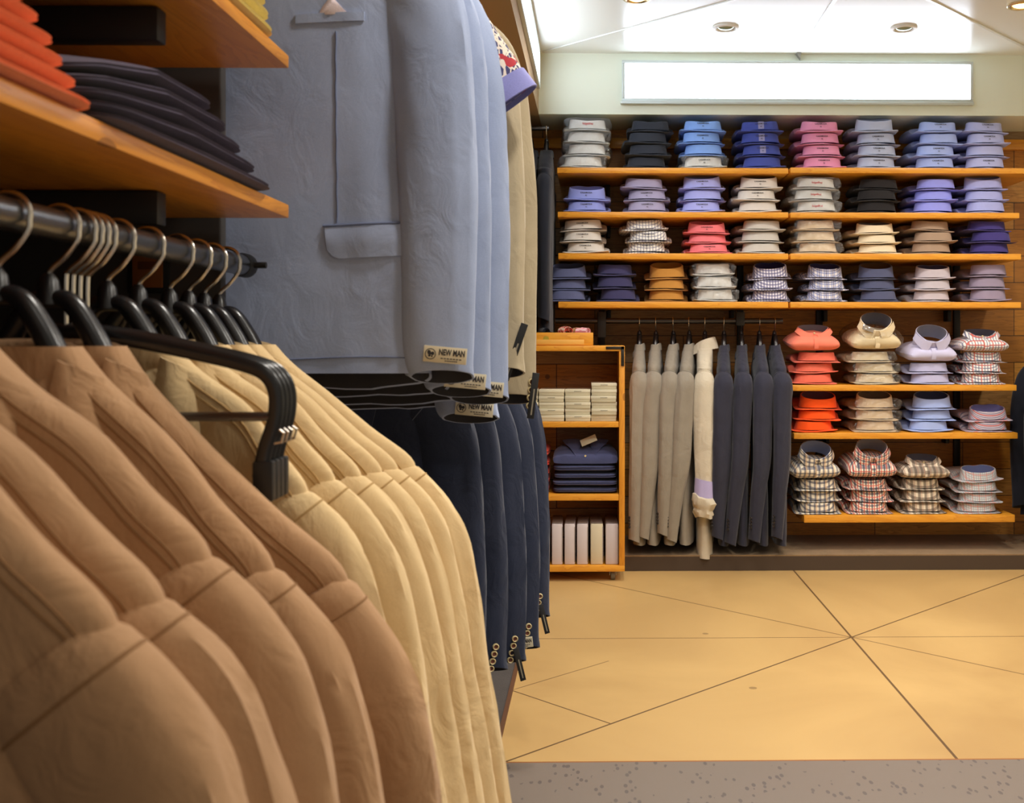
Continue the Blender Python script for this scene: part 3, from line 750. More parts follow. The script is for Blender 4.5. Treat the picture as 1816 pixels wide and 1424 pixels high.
# print shirt with a short sleeve between the blazers
def print_mat():
    m, nt, b = newmat('palm_print'); co = coords(nt)
    wv = N(nt, 'ShaderNodeTexVoronoi'); wv.feature = 'DISTANCE_TO_EDGE'; mp = N(nt, 'ShaderNodeMapping'); mp.inputs['Scale'].default_value = (150, 150, 60); mp.inputs['Rotation'].default_value = (.0, .7, .3)
    nt.links.new(co, mp.inputs['Vector']); nt.links.new(mp.outputs[0], wv.inputs['Vector']); wv.inputs['Scale'].default_value = 1
    nz = N(nt, 'ShaderNodeTexNoise'); nz.inputs['Scale'].default_value = 42; nt.links.new(co, nz.inputs['Vector'])
    col = mixc(nt, mth(nt, 'LESS_THAN', wv.outputs['Distance'], .13), lin((62, 62, 104)), lin((226, 212, 196)))
    col = mixc(nt, mth(nt, 'GREATER_THAN', nz.outputs['Fac'], .6), col, lin((176, 48, 58)))
    nt.links.new(col, b.inputs['Base Color']); setp(b, Roughness=.85)
    return m
PRN = print_mat(); LILAC = fabric('lilac_chambray', (146, 146, 204), .08)
psl = [(.17, -.15, .05, .026, 0), (.20, -.178, .056, .029, 0), (.232, -.22, .056, .029, 0), (.262, -.262, .055, .029, 0), (.283, -.292, .054, .029, 0)]
t, info = jacket('short_sleeve_shirt', 'patterned short-sleeved shirt with a lilac turned cuff between blue and beige blazers', None, (-.428, 1.748, NZ), .0, PRN, plain('print_seam', (60, 58, 90), .9), BEL, psl, 93., .003, lapel=False, collar_h=.018, cat_='shirt', lining=LILAC, upright=False)
so, cl, rs = info[1]
cb = []
for k, sc_ in ((-9, 1.03), (-9, 1.07), (-4, 1.08), (-1, 1.09), (-1, 1.03)):
    pass
t0 = (cl[-1] - cl[-3]).normalized(); c0 = cl[-1]
cb = [[c0 + (p_ - c0) * s_ + t0 * o_ for p_ in rs[-3]] for s_, o_ in ((1.02, -.026), (1.06, -.026), (1.08, 0), (1.09, .008), (1.05, .009), (1.02, 0))]
MB().rings(cb, 0, False, False).build('turned_cuff', LILAC, so)
# upper display rail that carries the blazers
t = thing('clothes_rail', 'steel display rail carrying the blue and beige blazers', 'rail', (-.43, 1.78, NZ + .098))
MB().tube([(0, -.36, 0), (0, .36, 0)], .012, 16, up=(0, 0, 1)).build('tube', RAILM, t)
for yy in (-.33, .33): MB().bbox(-.385, 0, yy - .008, yy + .008, -.01, .01, .002).build('bracket', BLACKM, t)
UL = ['black hanger holding the front blue blazer', 'black hanger holding the second blue blazer', 'black hanger holding the third blue blazer', 'black hanger holding the fourth blue blazer', 'black hanger holding the patterned short-sleeved shirt', 'black hanger holding the first beige blazer', 'black hanger holding the second beige blazer']
for y, lab in zip((1.488, 1.553, 1.618, 1.683, 1.748, 1.823, 1.908), UL):
    hanger((-.43, y, NZ + .098), 0, lab, 'black hangers on the upper display rail', [(x, z * .72) for x, z in ARM], rr=.012)

# ---- navy jackets on the low rail
NAVY = fabric('navy_denim', (38, 45, 66), .12, .15, 900, 9, crease=.4, rgb2=(52, 58, 78)); NAVYS = plain('navy_seam', (92, 98, 116), .9)
NL = [(0, .056, .021), (-.02, .085, .024), (-.05, .13, .026), (-.09, .18, .027), (-.13, .208, .027), (-.25, .208, .027), (-.45, .222, .026), (-.68, .24, .025)]
nav = [(2.00, -.185, .302), (2.07, -.152, .305), (2.14, -.122, .300), (2.215, -.10, .305), (2.39, -.086, .325)]
NLAB = ['dark navy jacket in front below the blue blazers, with one big cuff button showing', 'second dark navy jacket below the blue blazers, with a red-stitched button row', 'third dark navy jacket below the blue blazers, cuff with a name tape behind it',
        'fourth dark navy jacket, with the cream name tape on its cuff', 'dark navy jacket furthest back, with four ringed cuff buttons against the floor']
for i, (zc, ex, cz) in enumerate(nav):
    nz = .965
    out = .305
    t, info = jacket('jacket', NLAB[i], 'dark navy jackets on the low rail', (ex - out, zc, nz), R.uniform(-.01, .01), NAVY, NAVYS, NL, bs(cz - nz, out, .025, -.008), 31.1 + 2.9 * i, .0045, sfold=.006, lapel=i == 0, collar_h=.018)
    so, cl, rs = info[1]
    c = cl[-6]; ring = rs[-6]
    fy = min(p_.y for p_ in ring)
    cuff_buttons(so, Vector((c.x + .028, fy + .002, c.z + .028)), (-.22, 0, -1), 4, (.3, -1, 0))
    seam_tube([cl[k] + (rs[k][3] - cl[k]) * 1.01 for k in range(6, 38)], NAVYS, so, .0009, 'sleeve_seam')
    if i == 3: cuff_patch(so, Vector((c.x + .012, fy - .004, c.z - .004)), .05, .02, -.12)
    if i in (0, 2, 4): swing_tag(so, Vector((c.x + .03, fy - .006, c.z + .012)), Vector((c.x + .045, fy - .006, c.z - .05)), .011)
t = thing('clothes_rail', 'low steel rail carrying the dark navy jackets', 'rail', (-.43, 2.2, .965 + .098))
MB().tube([(-.040, -.235, 0), (.055, .30, 0)], .012, 16, up=(0, 0, 1)).build('tube', RAILM, t)
for k, yy in ((-.036, -.21), (.05, .27)): MB().bbox(-.385, k, yy - .008, yy + .008, -.01, .01, .002).build('bracket', BLACKM, t)
NH = ['black hanger holding the front dark navy jacket', 'black hanger holding the second dark navy jacket', 'black hanger holding the third dark navy jacket', 'black hanger holding the fourth dark navy jacket', 'black hanger holding the furthest dark navy jacket']
for (zc, ex, cz), lab in zip(nav, NH):
    hanger((ex - .305, zc, .965 + .098), 0, lab, 'black hangers on the low rail', [(x, z * .8) for x, z in ARM], rr=.012)

# ------------------------------------------------------------------ back wall: shelves, uprights
YS = 4.45
def wall_shelf(px0, px1, py0, py1, lab, depth=.385):
    a, b = onY(px0, py0, YS), onY(px1, py1, YS)
    t = thing('shelf', lab, 'shelf', ((a.x + b.x) / 2, YS, b.z), group='pine wall shelves')
    w_ = (b.x - a.x) / 2
    MB().bbox(-w_, w_, 0, depth, 0, a.z - b.z, .002).build('board', PINE, t)
    for k in (-.55, .6):
        MB().bbox(w_ * k - .008, w_ * k + .008, .325, depth, -.05, -.001, .002).build('bracket', BLACKM, t)
    return a.z
ZT = {}
ZT[0] = wall_shelf(988, 1398, 297, 308, 'top pine wall shelf under the white, charcoal and blue shirt stacks')
wall_shelf(1402, 1850, 297, 308, 'top pine wall shelf under the pink and lilac shirt stacks')
ZT[1] = wall_shelf(989, 1398, 375.5, 386, 'second pine wall shelf under the periwinkle and off-white stacks')
wall_shelf(1402, 1808, 376.5, 387, 'second pine wall shelf under the black and periwinkle stacks')
ZT[2] = wall_shelf(990, 1398, 449, 460, 'third pine wall shelf under the fine grid and salmon stacks')
wall_shelf(1402, 1811, 449.5, 460.5, 'third pine wall shelf under the cream, taupe and indigo stacks')
ZT[3] = wall_shelf(990, 1398, 535, 546, 'fourth pine wall shelf above the hanging suit jackets')
wall_shelf(1402, 1811, 535.5, 546, 'fourth pine wall shelf above the coral and cream display shirts')
ZT[4] = wall_shelf(1400, 1803, 683, 693, 'short pine shelf under the coral, cream, lavender and tattersall shirts')
ZT[5] = wall_shelf(1408, 1805, 768, 778, 'short pine shelf under the orange and light blue shirts')
ZT[6] = wall_shelf(1426, 1800, 914, 926, 'lowest short pine shelf under the checked and plaid shirts')
for px, lab in ((1067, 'black slotted upright beside the tall cabinet'), (1312, 'black slotted upright behind the navy suit jackets'), (1452, 'black slotted upright behind the coral shirts'), (1695, 'black slotted upright behind the lavender shirts')):
    x = onY(px, 600, YW).x
    tag(MB().bbox(x - .014, x + .014, YW - .02, YW - .001, .12, 1.7, .002).build('wall_upright', BLACKM), lab, 'upright', 'black slotted wall uprights')

# ------------------------------------------------------------------ folded shirts
def shirt_body(seed, curl, lip):
    rs = []
    ys = (0, .003, .010, .03, .06, .09, .112, .13, .19, .25, .285, .293)
    ts = (.0025, .0045, .0055, .007, .008, .010, .024, .036, .040, .038, .030, .012)
    hs = (.086, .091, .094, .096, .096, .097, .097, .097, .096, .095, .093, .088)
    for y, t_, hw in zip(ys, ts, hs):
        ring = []
        for k in range(40):
            a = 2 * pi * k / 40
            x = hw * sgp(cos(a), .35); z = t_ / 2 + t_ / 2 * sgp(sin(a), .7)
            f = max(0, 1 - y / .11)
            u = x / hw
            z += f * (curl * u * u + lip * u + .002 * noise.noise(Vector((x * 30, y * 20, seed)))) + .004
            yy = y + (.012 * u * u if y < .02 else 0) + .003 * noise.noise(Vector((x * 25, seed, 1.)))
            ring.append(Vector((x + .002 * noise.noise(Vector((seed, z * 80, y * 20))), yy, max(.0005, z - .0035))))
        rs.append(ring)
    return MB().rings(rs)
CA, CB, CYY = (.0785, .0715), (.049, .044), .056
def shirt_collar(seed, dip=.002, h=.046, lift=0., inner=False):
    n = 48; rs = []
    prof = [(0, .010, 0), (.35, .022, 0), (.75, .038, 0), (1.0, h, 0), (1.0, h + .0018, -.0022), (1.0, h + .0006, -.0052), (.7, .034, -.0062), (.3, .02, -.005), (.1, .011, -.005)]
    for f, z, off in prof:
        ring = []
        for k in range(n):
            a = 2 * pi * k / n
            ra, rb = CA[0] + (CA[1] - CA[0]) * f + off, CB[0] + (CB[1] - CB[0]) * f + off
            q = 1 + .02 * noise.noise(Vector((cos(a) * 1.5 + seed, sin(a) * 1.5, f)))
            back = max(0, sin(a))
            ring.append(Vector((ra * sgp(cos(a), .85) * q, CYY + rb * sgp(sin(a), .9) * q, z - dip * (1 - abs(cos(a))) * f * (1 if sin(a) < 0 else .3) + lift * f * (.5 + .5 * sin(a)) - .004 * back * f * math.exp(-(cos(a) / .25) ** 2))))
        rs.append(ring)
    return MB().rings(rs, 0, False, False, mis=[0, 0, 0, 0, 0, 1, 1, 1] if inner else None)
def front_y(x, z):
    f = min(1, max(0, (z - .010) / .036))
    ra, rb = CA[0] + (CA[1] - CA[0]) * f, CB[0] + (CB[1] - CB[0]) * f
    c = min(.99, abs(x) / ra) ** (1 / .85)
    return CYY - rb * sqrt(1 - c * c) ** .9
INN = {(1, 3): (112, 108, 114), (2, 5): (104, 98, 104), (3, 4): (58, 54, 104), (3, 5): (66, 62, 110), (3, 6): (110, 76, 50), (3, 7): (84, 80, 116), (5, 0): (104, 70, 88), (5, 1): (120, 104, 92), (5, 2): (74, 82, 118), (5, 3): (132, 130, 190), (6, 3): (124, 134, 184)}  # contrasting inner collar colours, dark to paint in the shade of the opening
def collar_print(kind):
    mb = MB()
    def put(txt, size, x0, z0, bold):
        vs, fs = text_mesh(txt, size, bold)
        mb.add([(v.x + x0, front_y(v.x + x0, v.y + z0) - .0016, v.y + z0) for v in vs], fs)
    if kind == 'red': put('bügelfrei', .0125, 0, .028, .0002)
    else:
        put('CASAMODA', .0088, 0, .034, .00015); put('42', .0075, 0, .0225, .0001)
    return mb
WRAPPED = {}
def wrap_mesh(seed):
    rs = []
    for y, t_, hw in ((-.004, .006, .082), (-.002, .03, .094), (.004, .05, .098), (.03, .052, .101), (.09, .052, .102), (.15, .05, .102), (.24, .048, .1), (.3, .02, .092)):
        ring = []
        for k in range(44):
            a = 2 * pi * k / 44
            x = hw * sgp(cos(a), .4); z = t_ / 2 + t_ / 2 * sgp(sin(a), .6)
            q = noise.noise(Vector((x * 34 + seed, y * 22, z * 50 + seed)))
            q2 = noise.noise(Vector((x * 75 + seed, y * 40, z * 90)))
            ring.append(Vector((x + .007 * q * abs(x) / .1 + .003 * q2, y - .003 + .004 * q, max(.0006, min(z + .003 * q + .002 * q2, .0497)))))
        rs.append(ring)
    return MB().rings(rs)
VAR = []
for k, (curl, lip, dip) in enumerate(((-.004, 0, .002), (.006, .002, .003), (-.008, -.002, .001), (.003, -.003, .004))):
    b_m = shirt_body(k * 7.7 + 1, curl, lip)
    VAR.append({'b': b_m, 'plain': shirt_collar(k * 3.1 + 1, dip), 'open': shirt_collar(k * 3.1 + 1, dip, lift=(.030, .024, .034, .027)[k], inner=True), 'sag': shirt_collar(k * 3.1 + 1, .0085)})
PROTO = {}
def put_shirt(key, m, var, x, y, z, sz, label, group, wrapped=False, prn=None, rot=(0, 0, 0), ck='plain', cm=None, n_in=None):
    k = (key, var, wrapped, prn, ck, cm.name if cm and ck == 'open' else '')
    if k not in PROTO:
        t = thing('folded_shirt', label, 'shirt')
        VAR[var]['b'].build('body', m, t)
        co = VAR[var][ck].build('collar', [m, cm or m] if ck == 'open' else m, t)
        if prn: collar_print(prn).build('collar_print', REDINK if prn == 'red' else INK, co, smooth=False)
        if wrapped:
            w_ = wrap_mesh(var * 5.5 + 2).build('plastic_wrap', FILM, t); w_['label'] = 'clear crinkled plastic wrapping'
        PROTO[k] = t; first = t
    else: first = copy_tree(PROTO[k])
    first.location = (x, y, z); first.rotation_euler = rot; first.scale = (.93 if 'fourth' in label else 1, 1, sz)
    tag(first, label, 'shirt', group)
    return first

def display_shirt(x, y, z, m, label, group, tilt=.0, inner=None, rot=0., wrapped=False, hgt=1.0, tie=False, low=False):
    """a shirt shown front up on top of its stack: full body with the collar standing open"""
    t = thing('display_shirt', label, 'shirt', (x, y, z), (tilt, 0, rot), group)
    hb = .062 * hgt
    rs = []
    for i in range(17):
        a = -pi / 2 + pi * i / 16; ca = max(.1, sgp(cos(a), .42)); sa = sgp(sin(a), .9)
        ring = []
        for k in range(56):
            b = 2 * pi * k / 56
            X, Yy = .106 * ca * sgp(cos(b), .25), .115 * ca * sgp(sin(b), .35)
            q = noise.noise(Vector((X * 18 + x * 9, Yy * 18, sa * 1.3)))
            zz = hb / 2 + hb / 2 * sa + .003 * q
            if sa > 0: zz += .018 * hgt * max(0, 1 - (X / .1) ** 2) * max(0, 1 - ((Yy) / .1) ** 2)
            if sa > 0: zz -= .018 * max(0, abs(X) / .108 - .55) * (1 + q)
            ring.append(Vector((X + .004 * q, Yy + .115 + .004 * q, max(.0005, zz))))
        rs.append(ring)
    MB().rings(rs).build('body', m, t)
    # standing collar: ring leaning back, points folded over in front
    M = Matrix.Translation((0, .085 if low else .064, hb + (.006 if low else .022))) @ Matrix.Rotation(radians(8 if low else 30), 4, 'X')
    h = .028 if low else .046
    rs = []
    for f, zz, off in ((0, -.016, 0), (.5, h * .5, 0), (1, h, 0), (1, h + .001, -.002), (1, h, -.004), (.5, h * .5, -.005), (0, -.012, -.005)):
        ring = []
        for k in range(44):
            a = 2 * pi * k / 44
            fr = max(0, -sin(a)) ** 3
            ring.append(Vector(((.068 - .004 * f + off) * cos(a), (.05 + off) * sin(a), zz - .020 * fr * f)))
        rs.append(ring)
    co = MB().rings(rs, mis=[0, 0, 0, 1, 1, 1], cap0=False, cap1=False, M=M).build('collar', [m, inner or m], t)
    for s in (1, -1):
        g = []
        for v in [j / 6 for j in range(7)]:
            row = []
            for u in [j / 8 for j in range(9)]:
                a = -pi / 2 + s * (.10 + 1.25 * u)
                top = h - .020 * max(0, -sin(a)) ** 3 + .001
                dz = (.040 - .016 * u) * v * (.62 if low else 1)
                out = .0035 + .011 * v
                X, Yy = (.066 + out) * cos(a), (.05 + out) * sin(a)
                row.append(M @ Vector((X + s * .016 * v * (1 - u) ** 2, Yy - .004 * v, top - dz)))
            g.append(row)
        MB().sheet(g, .002).build('collar_point', m, t)
    fy = -.001
    MB().sheet([[(-.009, fy + .012 - .0 , hb * .93), (.009, fy + .012, hb * .93)], [(-.009, fy + .001, hb * .72), (.009, fy + .001, hb * .72)], [(-.009, fy - .003, hb * .45), (.009, fy - .003, hb * .45)], [(-.009, fy + .002, hb * .2), (.009, fy + .002, hb * .2)]], .002).build('placket', m, t)
    disc(Vector((0, .05, hb + .012)), .0045, .002, IVORY, t, 'button', (0, -.6, 1))
    if tie:
        Mt = Matrix.Translation((-.04, .004, hb + .03)) @ Matrix.Rotation(.35, 4, 'Y') @ Matrix.Rotation(-.5, 4, 'X')
        MB().bbox(-.024, .024, -.002, .002, -.011, .011, .001, M=Mt).build('clear_window', plain('smoky_window', (150, 140, 130), .1, .2), t)
    if wrapped:
        rs = []
        for i in range(13):
            a = -pi / 2 + pi * i / 12; ca = max(.1, sgp(cos(a), .5)); sa = sgp(sin(a), .9)
            ring = []
            for k in range(44):
                b = 2 * pi * k / 44
                X, Yy = .118 * ca * sgp(cos(b), .35), .122 * ca * sgp(sin(b), .4)
                q = noise.noise(Vector((X * 36 + 5, Yy * 36, sa * 3))); q2 = noise.noise(Vector((X * 20, Yy * 20 + 7, sa * 4)))
                ring.append(Vector((X * (1 + .08 * q), Yy * (1 + .06 * q2) + .115, max(.0006, hb * .62 + hb * .62 * sa + .006 * q + (.03 * max(0, sa) * max(0, 1 - (X / .1) ** 2) if sa > 0 else 0)))))
            rs.append(ring)
        w_ = MB().rings(rs).build('plastic_wrap', FILM, t); w_['label'] = 'clear crinkled plastic wrapping'
    return t

F = lambda n, c: fabric('shirt_' + n.replace(' ', '_'), c, .03, .2, 900, 30)
WH = F('white', (234, 232, 228))
def grid2(n, base, per, wd, c1, c2=None, op=.8): return check('shirt_' + n, base, [('x', per, wd, c1, 0, op), ('v', per, wd, c2 or c1, 0, op)])
TATT = check('shirt_tattersall', (232, 228, 226), [('x', .012, .3, (70, 80, 120), 0, .75), ('v', .012, .3, (70, 80, 120), 0, .75), ('x', .036, .1, (222, 96, 64), .3, .75), ('v', .036, .08, (222, 96, 64), .3, .75)])
NCHK = check('shirt_navy_cream', (238, 228, 208), [('x', .0195, .4, (60, 66, 96), 0, .7), ('v', .0195, .4, (60, 66, 96), 0, .7), ('x', .039, .15, (224, 176, 116), .3, .45)])
RCHK = check('shirt_red_navy', (244, 232, 214), [('x', .021, .30, (56, 58, 86), 0, .8), ('v', .021, .30, (56, 58, 86), 0, .7), ('x', .021, .20, (208, 62, 46), .52, .75), ('v', .021, .20, (208, 62, 46), .52, .65)])
BPLD = check('shirt_brown_plaid', (226, 212, 190), [('x', .026, .42, (84, 70, 64), 0, .7), ('v', .026, .42, (84, 70, 64), 0, .65), ('x', .026, .12, (160, 96, 70), .5, .5)])
GGRD = check('shirt_grey_grid', (206, 206, 206), [('x', .009, .3, (138, 148, 160), 0, .6), ('v', .009, .3, (138, 148, 160), 0, .6), ('x', .027, .12, (206, 130, 116), .4, .6), ('v', .027, .14, (206, 130, 116), .2, .7)])
STRP = check('shirt_fine_stripe', (196, 186, 196), [('v', .008, .4, (96, 92, 130), 0, .75), ('v', .024, .2, (206, 96, 84), .3, .8)])
GING = grid2('navy_gingham', (236, 232, 240), .0125, .5, (64, 60, 122), op=.62)
BCHK = check('shirt_blue_check', (232, 226, 226), [('x', .015, .4, (110, 124, 180), 0, .6), ('v', .015, .4, (110, 124, 180), 0, .6), ('x', .03, .12, (60, 62, 110), .2, .8), ('v', .03, .12, (60, 62, 110), .2, .8)])
FGRD = check('shirt_fine_grid', (238, 234, 228), [('x', .0125, .22, (84, 84, 120), 0, .75), ('v', .0125, .22, (84, 84, 120), 0, .75)])
PAL = {
 'white': WH, 'charcoal': F('charcoal', (50, 54, 64)), 'bright blue': F('bright blue', (134, 172, 240)), 'royal blue': F('royal blue', (72, 84, 164)), 'pink': F('pink', (238, 154, 188)),
 'silver blue': F('silver blue', (184, 190, 214)), 'pale blue': F('pale blue', (172, 188, 242)), 'pale lilac': F('pale lilac', (184, 188, 232)), 'periwinkle': F('periwinkle', (152, 162, 232)),
 'lavender grey': F('lavender grey', (170, 164, 198)), 'light periwinkle': F('light periwinkle', (172, 176, 240)), 'off-white': F('off-white', (222, 214, 206)), 'black': F('black', (40, 37, 38)),
 'violet blue': F('violet blue', (154, 158, 240)), 'ice lilac': F('ice lilac', (172, 176, 230)), 'fine grid': FGRD, 'salmon': F('salmon', (242, 126, 132)), 'light grey': F('light grey', (206, 200, 192)),
 'cream': F('cream', (240, 216, 184)), 'taupe': F('taupe', (170, 144, 122)), 'indigo': F('indigo', (70, 60, 126)), 'slate blue': F('slate blue', (94, 100, 138)), 'dark indigo': F('dark indigo', (66, 64, 104)),
 'camel': F('camel', (196, 138, 64)), 'navy gingham': GING, 'blue check': BCHK, 'slate': F('slate', (86, 90, 120)), 'greige': F('greige', (198, 188, 196)), 'mauve grey': F('mauve grey', (154, 140, 162)),
 'coral': F('coral', (236, 112, 88)), 'ivory': F('ivory', (236, 218, 186)), 'lavender': F('lavender', (190, 188, 222)), 'tattersall': TATT, 'orange': F('orange', (255, 88, 22)), 'light blue': F('light blue', (166, 184, 236)),
 'fine striped': STRP, 'navy check': NCHK, 'red check': RCHK, 'brown plaid': BPLD, 'grey grid': GGRD}
ROWS = [
 ('top shelf', 0, 88 / 4, [(1035, 4, 'white', 1, 'redtop'), (1148, 4, 'charcoal', 0, 0), (1252, 4, 'bright blue', 0, 'dark'), (1357, 4, 'royal blue', 0, 'panel'), (1462, 4, 'pink', 0, 'dark'), (1562, 4, 'silver blue', 0, 'dark'), (1668, 4, 'pale blue', 0, 'dark'), (1757, 4, 'pale lilac', 0, 'dark')]),
 ('second shelf', 1, 20.7, [(1038, 2, 'periwinkle', 0, 'dark'), (1148, 3, 'lavender grey', 0, 'dark'), (1246, 3, 'light periwinkle', 0, 'dark'), (1346, 3, 'off-white', 0, 'dark'), (1452, 3, 'white', 1, 'red'), (1560, 3, 'black', 0, 0), (1664, 3, 'violet blue', 0, 0), (1757, 3, 'ice lilac', 0, 0)]),
 ('third shelf', 2, 20.2, [(1036, 3, 'off-white', 0, 'dark'), (1149, 3, 'fine grid', 0, 'dark'), (1259, 3, 'salmon', 0, 'dark'), (1352, 3, 'light grey', 0, 0), (1456, 3, 'cream', 1, 0), (1563, 3, 'ivory', 0, 0), (1660, 3, 'taupe', 0, 0), (1767, 3, 'indigo', 0, 0)]),
 ('fourth shelf', 3, 22.6, [(1006, 3, 'slate blue', 0, 0), (1095, 3, 'dark indigo', 0, 0), (1182, 3, 'camel', 0, 'dark0'), (1272, 3, 'white', 1, 0), (1370, 3, 'navy gingham', 0, 0), (1468, 3, 'blue check', 0, 0), (1563, 3, 'slate', 0, 0), (1664, 3, 'greige', 0, 0), (1760, 3, 'mauve grey', 0, 0)]),
 ('upper short shelf', 4, 19.4, [(1450, 3, 'coral', 0, 0), (1558, 3, 'ivory', 1, 0), (1656, 2, 'lavender', 0, 0), (1750, 3, 'tattersall', 0, 0)]),
 ('middle short shelf', 5, 22.3, [(1450, 3, 'orange', 0, 0), (1560, 3, 'cream', 1, 0), (1657, 3, 'light blue', 0, 0), (1760, 2, 'fine striped', 0, 0)]),
 ('lowest short shelf', 6, 20.5, [(1452, 3, 'navy check', 0, 0), (1549, 3, 'red check', 0, 0), (1646, 3, 'brown plaid', 0, 0), (1742, 4, 'grey grid', 0, 0)]),
]
NAMES = {'fine grid': 'white fine-grid', 'navy gingham': 'navy gingham', 'blue check': 'blue checked', 'navy check': 'navy checked', 'red check': 'red checked', 'brown plaid': 'brown plaid', 'grey grid': 'grey grid', 'tattersall': 'tattersall checked', 'fine striped': 'fine striped'}
DISP = {('upper short shelf', 0): dict(tilt=.10, hgt=.95, low=True), ('upper short shelf', 1): dict(tilt=.16, wrapped=True, tie=True), ('upper short shelf', 2): dict(tilt=.1), ('upper short shelf', 3): dict(tilt=.03, hgt=.8, low=True),
        ('lowest short shelf', 0): dict(tilt=.08, rot=.1), ('lowest short shelf', 1): dict(tilt=.14, hgt=1.12), ('lowest short shelf', 2): dict(tilt=.0, hgt=.85, low=True)}
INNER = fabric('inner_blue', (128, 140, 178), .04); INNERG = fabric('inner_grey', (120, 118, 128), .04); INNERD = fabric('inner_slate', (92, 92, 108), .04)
OPEN = {(0, 5), (1, 0), (1, 2), (1, 3), (1, 7), (2, 2), (2, 5), (3, 0), (3, 2), (3, 4), (3, 5), (3, 6), (3, 7), (5, 0), (5, 1), (5, 2), (5, 3), (6, 3)}
for row, zi, pitch, stacks in ROWS:
    z0 = ZT[zi] + .0016
    for j, (px, n, col, wr, prn) in enumerate(stacks):
        dxy = onY(px, 500, YS)
        pm = (pitch - (8 / n if (zi, j) in OPEN and zi > 1 else 0)) / FX * YS; sz = pm / .0492
        cname = NAMES.get(col, col)
        nb = [NAMES.get(stacks[q][2], stacks[q][2]) for q in (j - 1, j + 1) if 0 <= q < len(stacks)]
        where = ('between {} and {}'.format(*nb)) if len(nb) == 2 else ('beside {} at the end'.format(nb[0]))
        zz = z0
        lean = R.uniform(-.006, .006)
        tot = n + (1 if (row, j) in DISP else 0)
        for i in range(n):
            c2, w2_, cn = col, wr, cname
            if col == 'bright blue' and i == 0: c2, w2_, cn = 'white', 1, 'white'
            p2 = None
            if prn in ('dark', 'red'): p2 = prn
            if prn == 'redtop' and i == n - 1: p2 = 'red'
            if prn == 'panel': p2 = 'dark' if i else None
            if prn == 'dark' and (i + j) % 5 == 3: p2 = None
            lab = '{}{} shirt {}, {}, {}'.format('plastic-wrapped ' if w2_ else '', cn, pos_from_top(i, tot), where, row)
            jx = R.uniform(-.005, .005); topm = 1.6 if i == tot - 1 else 1
            s = put_shirt(c2, PAL[c2], R.randrange(4), dxy.x + jx + lean * i, YS + .012 + R.uniform(-.003, .006) + .004 * i, zz, sz, lab, '{} shirts {}, {}'.format(cname, where, row), bool(w2_), p2,
                          (R.uniform(0, .03) if i == tot - 1 else R.uniform(-.003, .003), R.uniform(-.04, .04) if i == tot - 1 else R.uniform(-.008, .008), R.uniform(-.06, .06)),
                          ck=('open' if (zi, j) in OPEN else 'sag' if zi == 0 else 'plain') if i == tot - 1 else 'plain',
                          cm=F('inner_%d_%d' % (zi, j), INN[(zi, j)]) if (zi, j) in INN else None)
            zz += pm * (1 if not w2_ else 1.02)
        if (row, j) in DISP:
            kw = dict(DISP[(row, j)])
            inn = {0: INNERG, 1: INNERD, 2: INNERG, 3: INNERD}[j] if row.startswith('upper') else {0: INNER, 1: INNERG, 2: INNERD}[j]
            dn = {'coral': 'coral', 'ivory': 'cream', 'lavender': 'pale lavender', 'tattersall': 'red and navy tattersall', 'navy check': 'navy and cream checked', 'red check': 'red and navy checked', 'brown plaid': 'brown plaid'}[col]
            dm = PAL[col]
            if col == 'coral': dm = F('coral light', (250, 134, 108))
            if col == 'ivory': dm = F('display cream', (248, 228, 188))
            if col == 'lavender': dm = F('display lavender', (206, 202, 232))
            display_shirt(dxy.x + R.uniform(-.004, .004), YS + .008, zz + .001, dm, '{} display shirt, collar open, on top of its stack, {}'.format(dn, row), 'display shirts on top of the stacks', inner=inn, **kw)
# pale printed panel on the royal blue collars
lil = F('collar panel', (150, 148, 190))
for o in [o for o in COL.objects if o.get('label', '').startswith('royal blue shirt') and 'bottom' not in o['label']]:
    co = [c for c in o.children if c.name.startswith('collar')][0]
    g = [[Vector((x, front_y(x, z) - .0008, z)) for x in [-.012 + .024 * k / 6 for k in range(7)]] for z in (.013, .024, .034, .043)]
    MB().sheet(g, .001).build('collar_panel', lil, co)['label'] = 'lilac grey panel on the collar'

# ------------------------------------------------------------------ suit jackets on the back rail
RY, RZB = 4.58, onY(1180, 569, 4.58).z
t = thing('clothes_rail', 'dark steel rail on the plank wall carrying grey and navy suit jackets', 'rail', (onY(1180, 569, RY).x, RY, RZB))
x0, x1 = onY(985, 569, RY).x - t.location.x, onY(1388, 569, RY).x - t.location.x
MB().tube([(x0, 0, 0), (x1, 0, 0)], .0115, 16, up=(0, 0, 1)).build('tube', plain('dark_steel', (84, 82, 82), .35, .9), t)
for k in (1067, 1312):
    xx = onY(k, 560, RY).x - t.location.x
    MB().bbox(xx - .012, xx + .012, -.006, YW - RY - .021, -.01, .01, .002).bbox(xx - .018, xx + .018, -.02, -.006, -.07 if k == 1067 else -.02, .038, .003).build('bracket', BLACKM, t)
GREY = fabric('taupe_suiting', (148, 139, 125), .05, .2, 700, 25, crease=.4); GREYS = plain('taupe_seam', (98, 91, 79), .9)
NVS = fabric('navy_suiting', (50, 50, 64), .06, .2, 700, 25, crease=.35); NVSS = plain('navy_suit_seam', (40, 40, 56), .9)
WSH = fabric('cream_linen', (208, 196, 174), .04, .3, 600, 18, crease=.5); WSHS = plain('cream_seam', (180, 164, 138), .9)
SUL = [(0, .050, .018), (-.016, .074, .020), (-.045, .12, .023), (-.078, .172, .026), (-.108, .196, .028), (-.2, .196, .026), (-.45, .2, .026), (-.65, .21, .026), (-.80, .215, .025)]
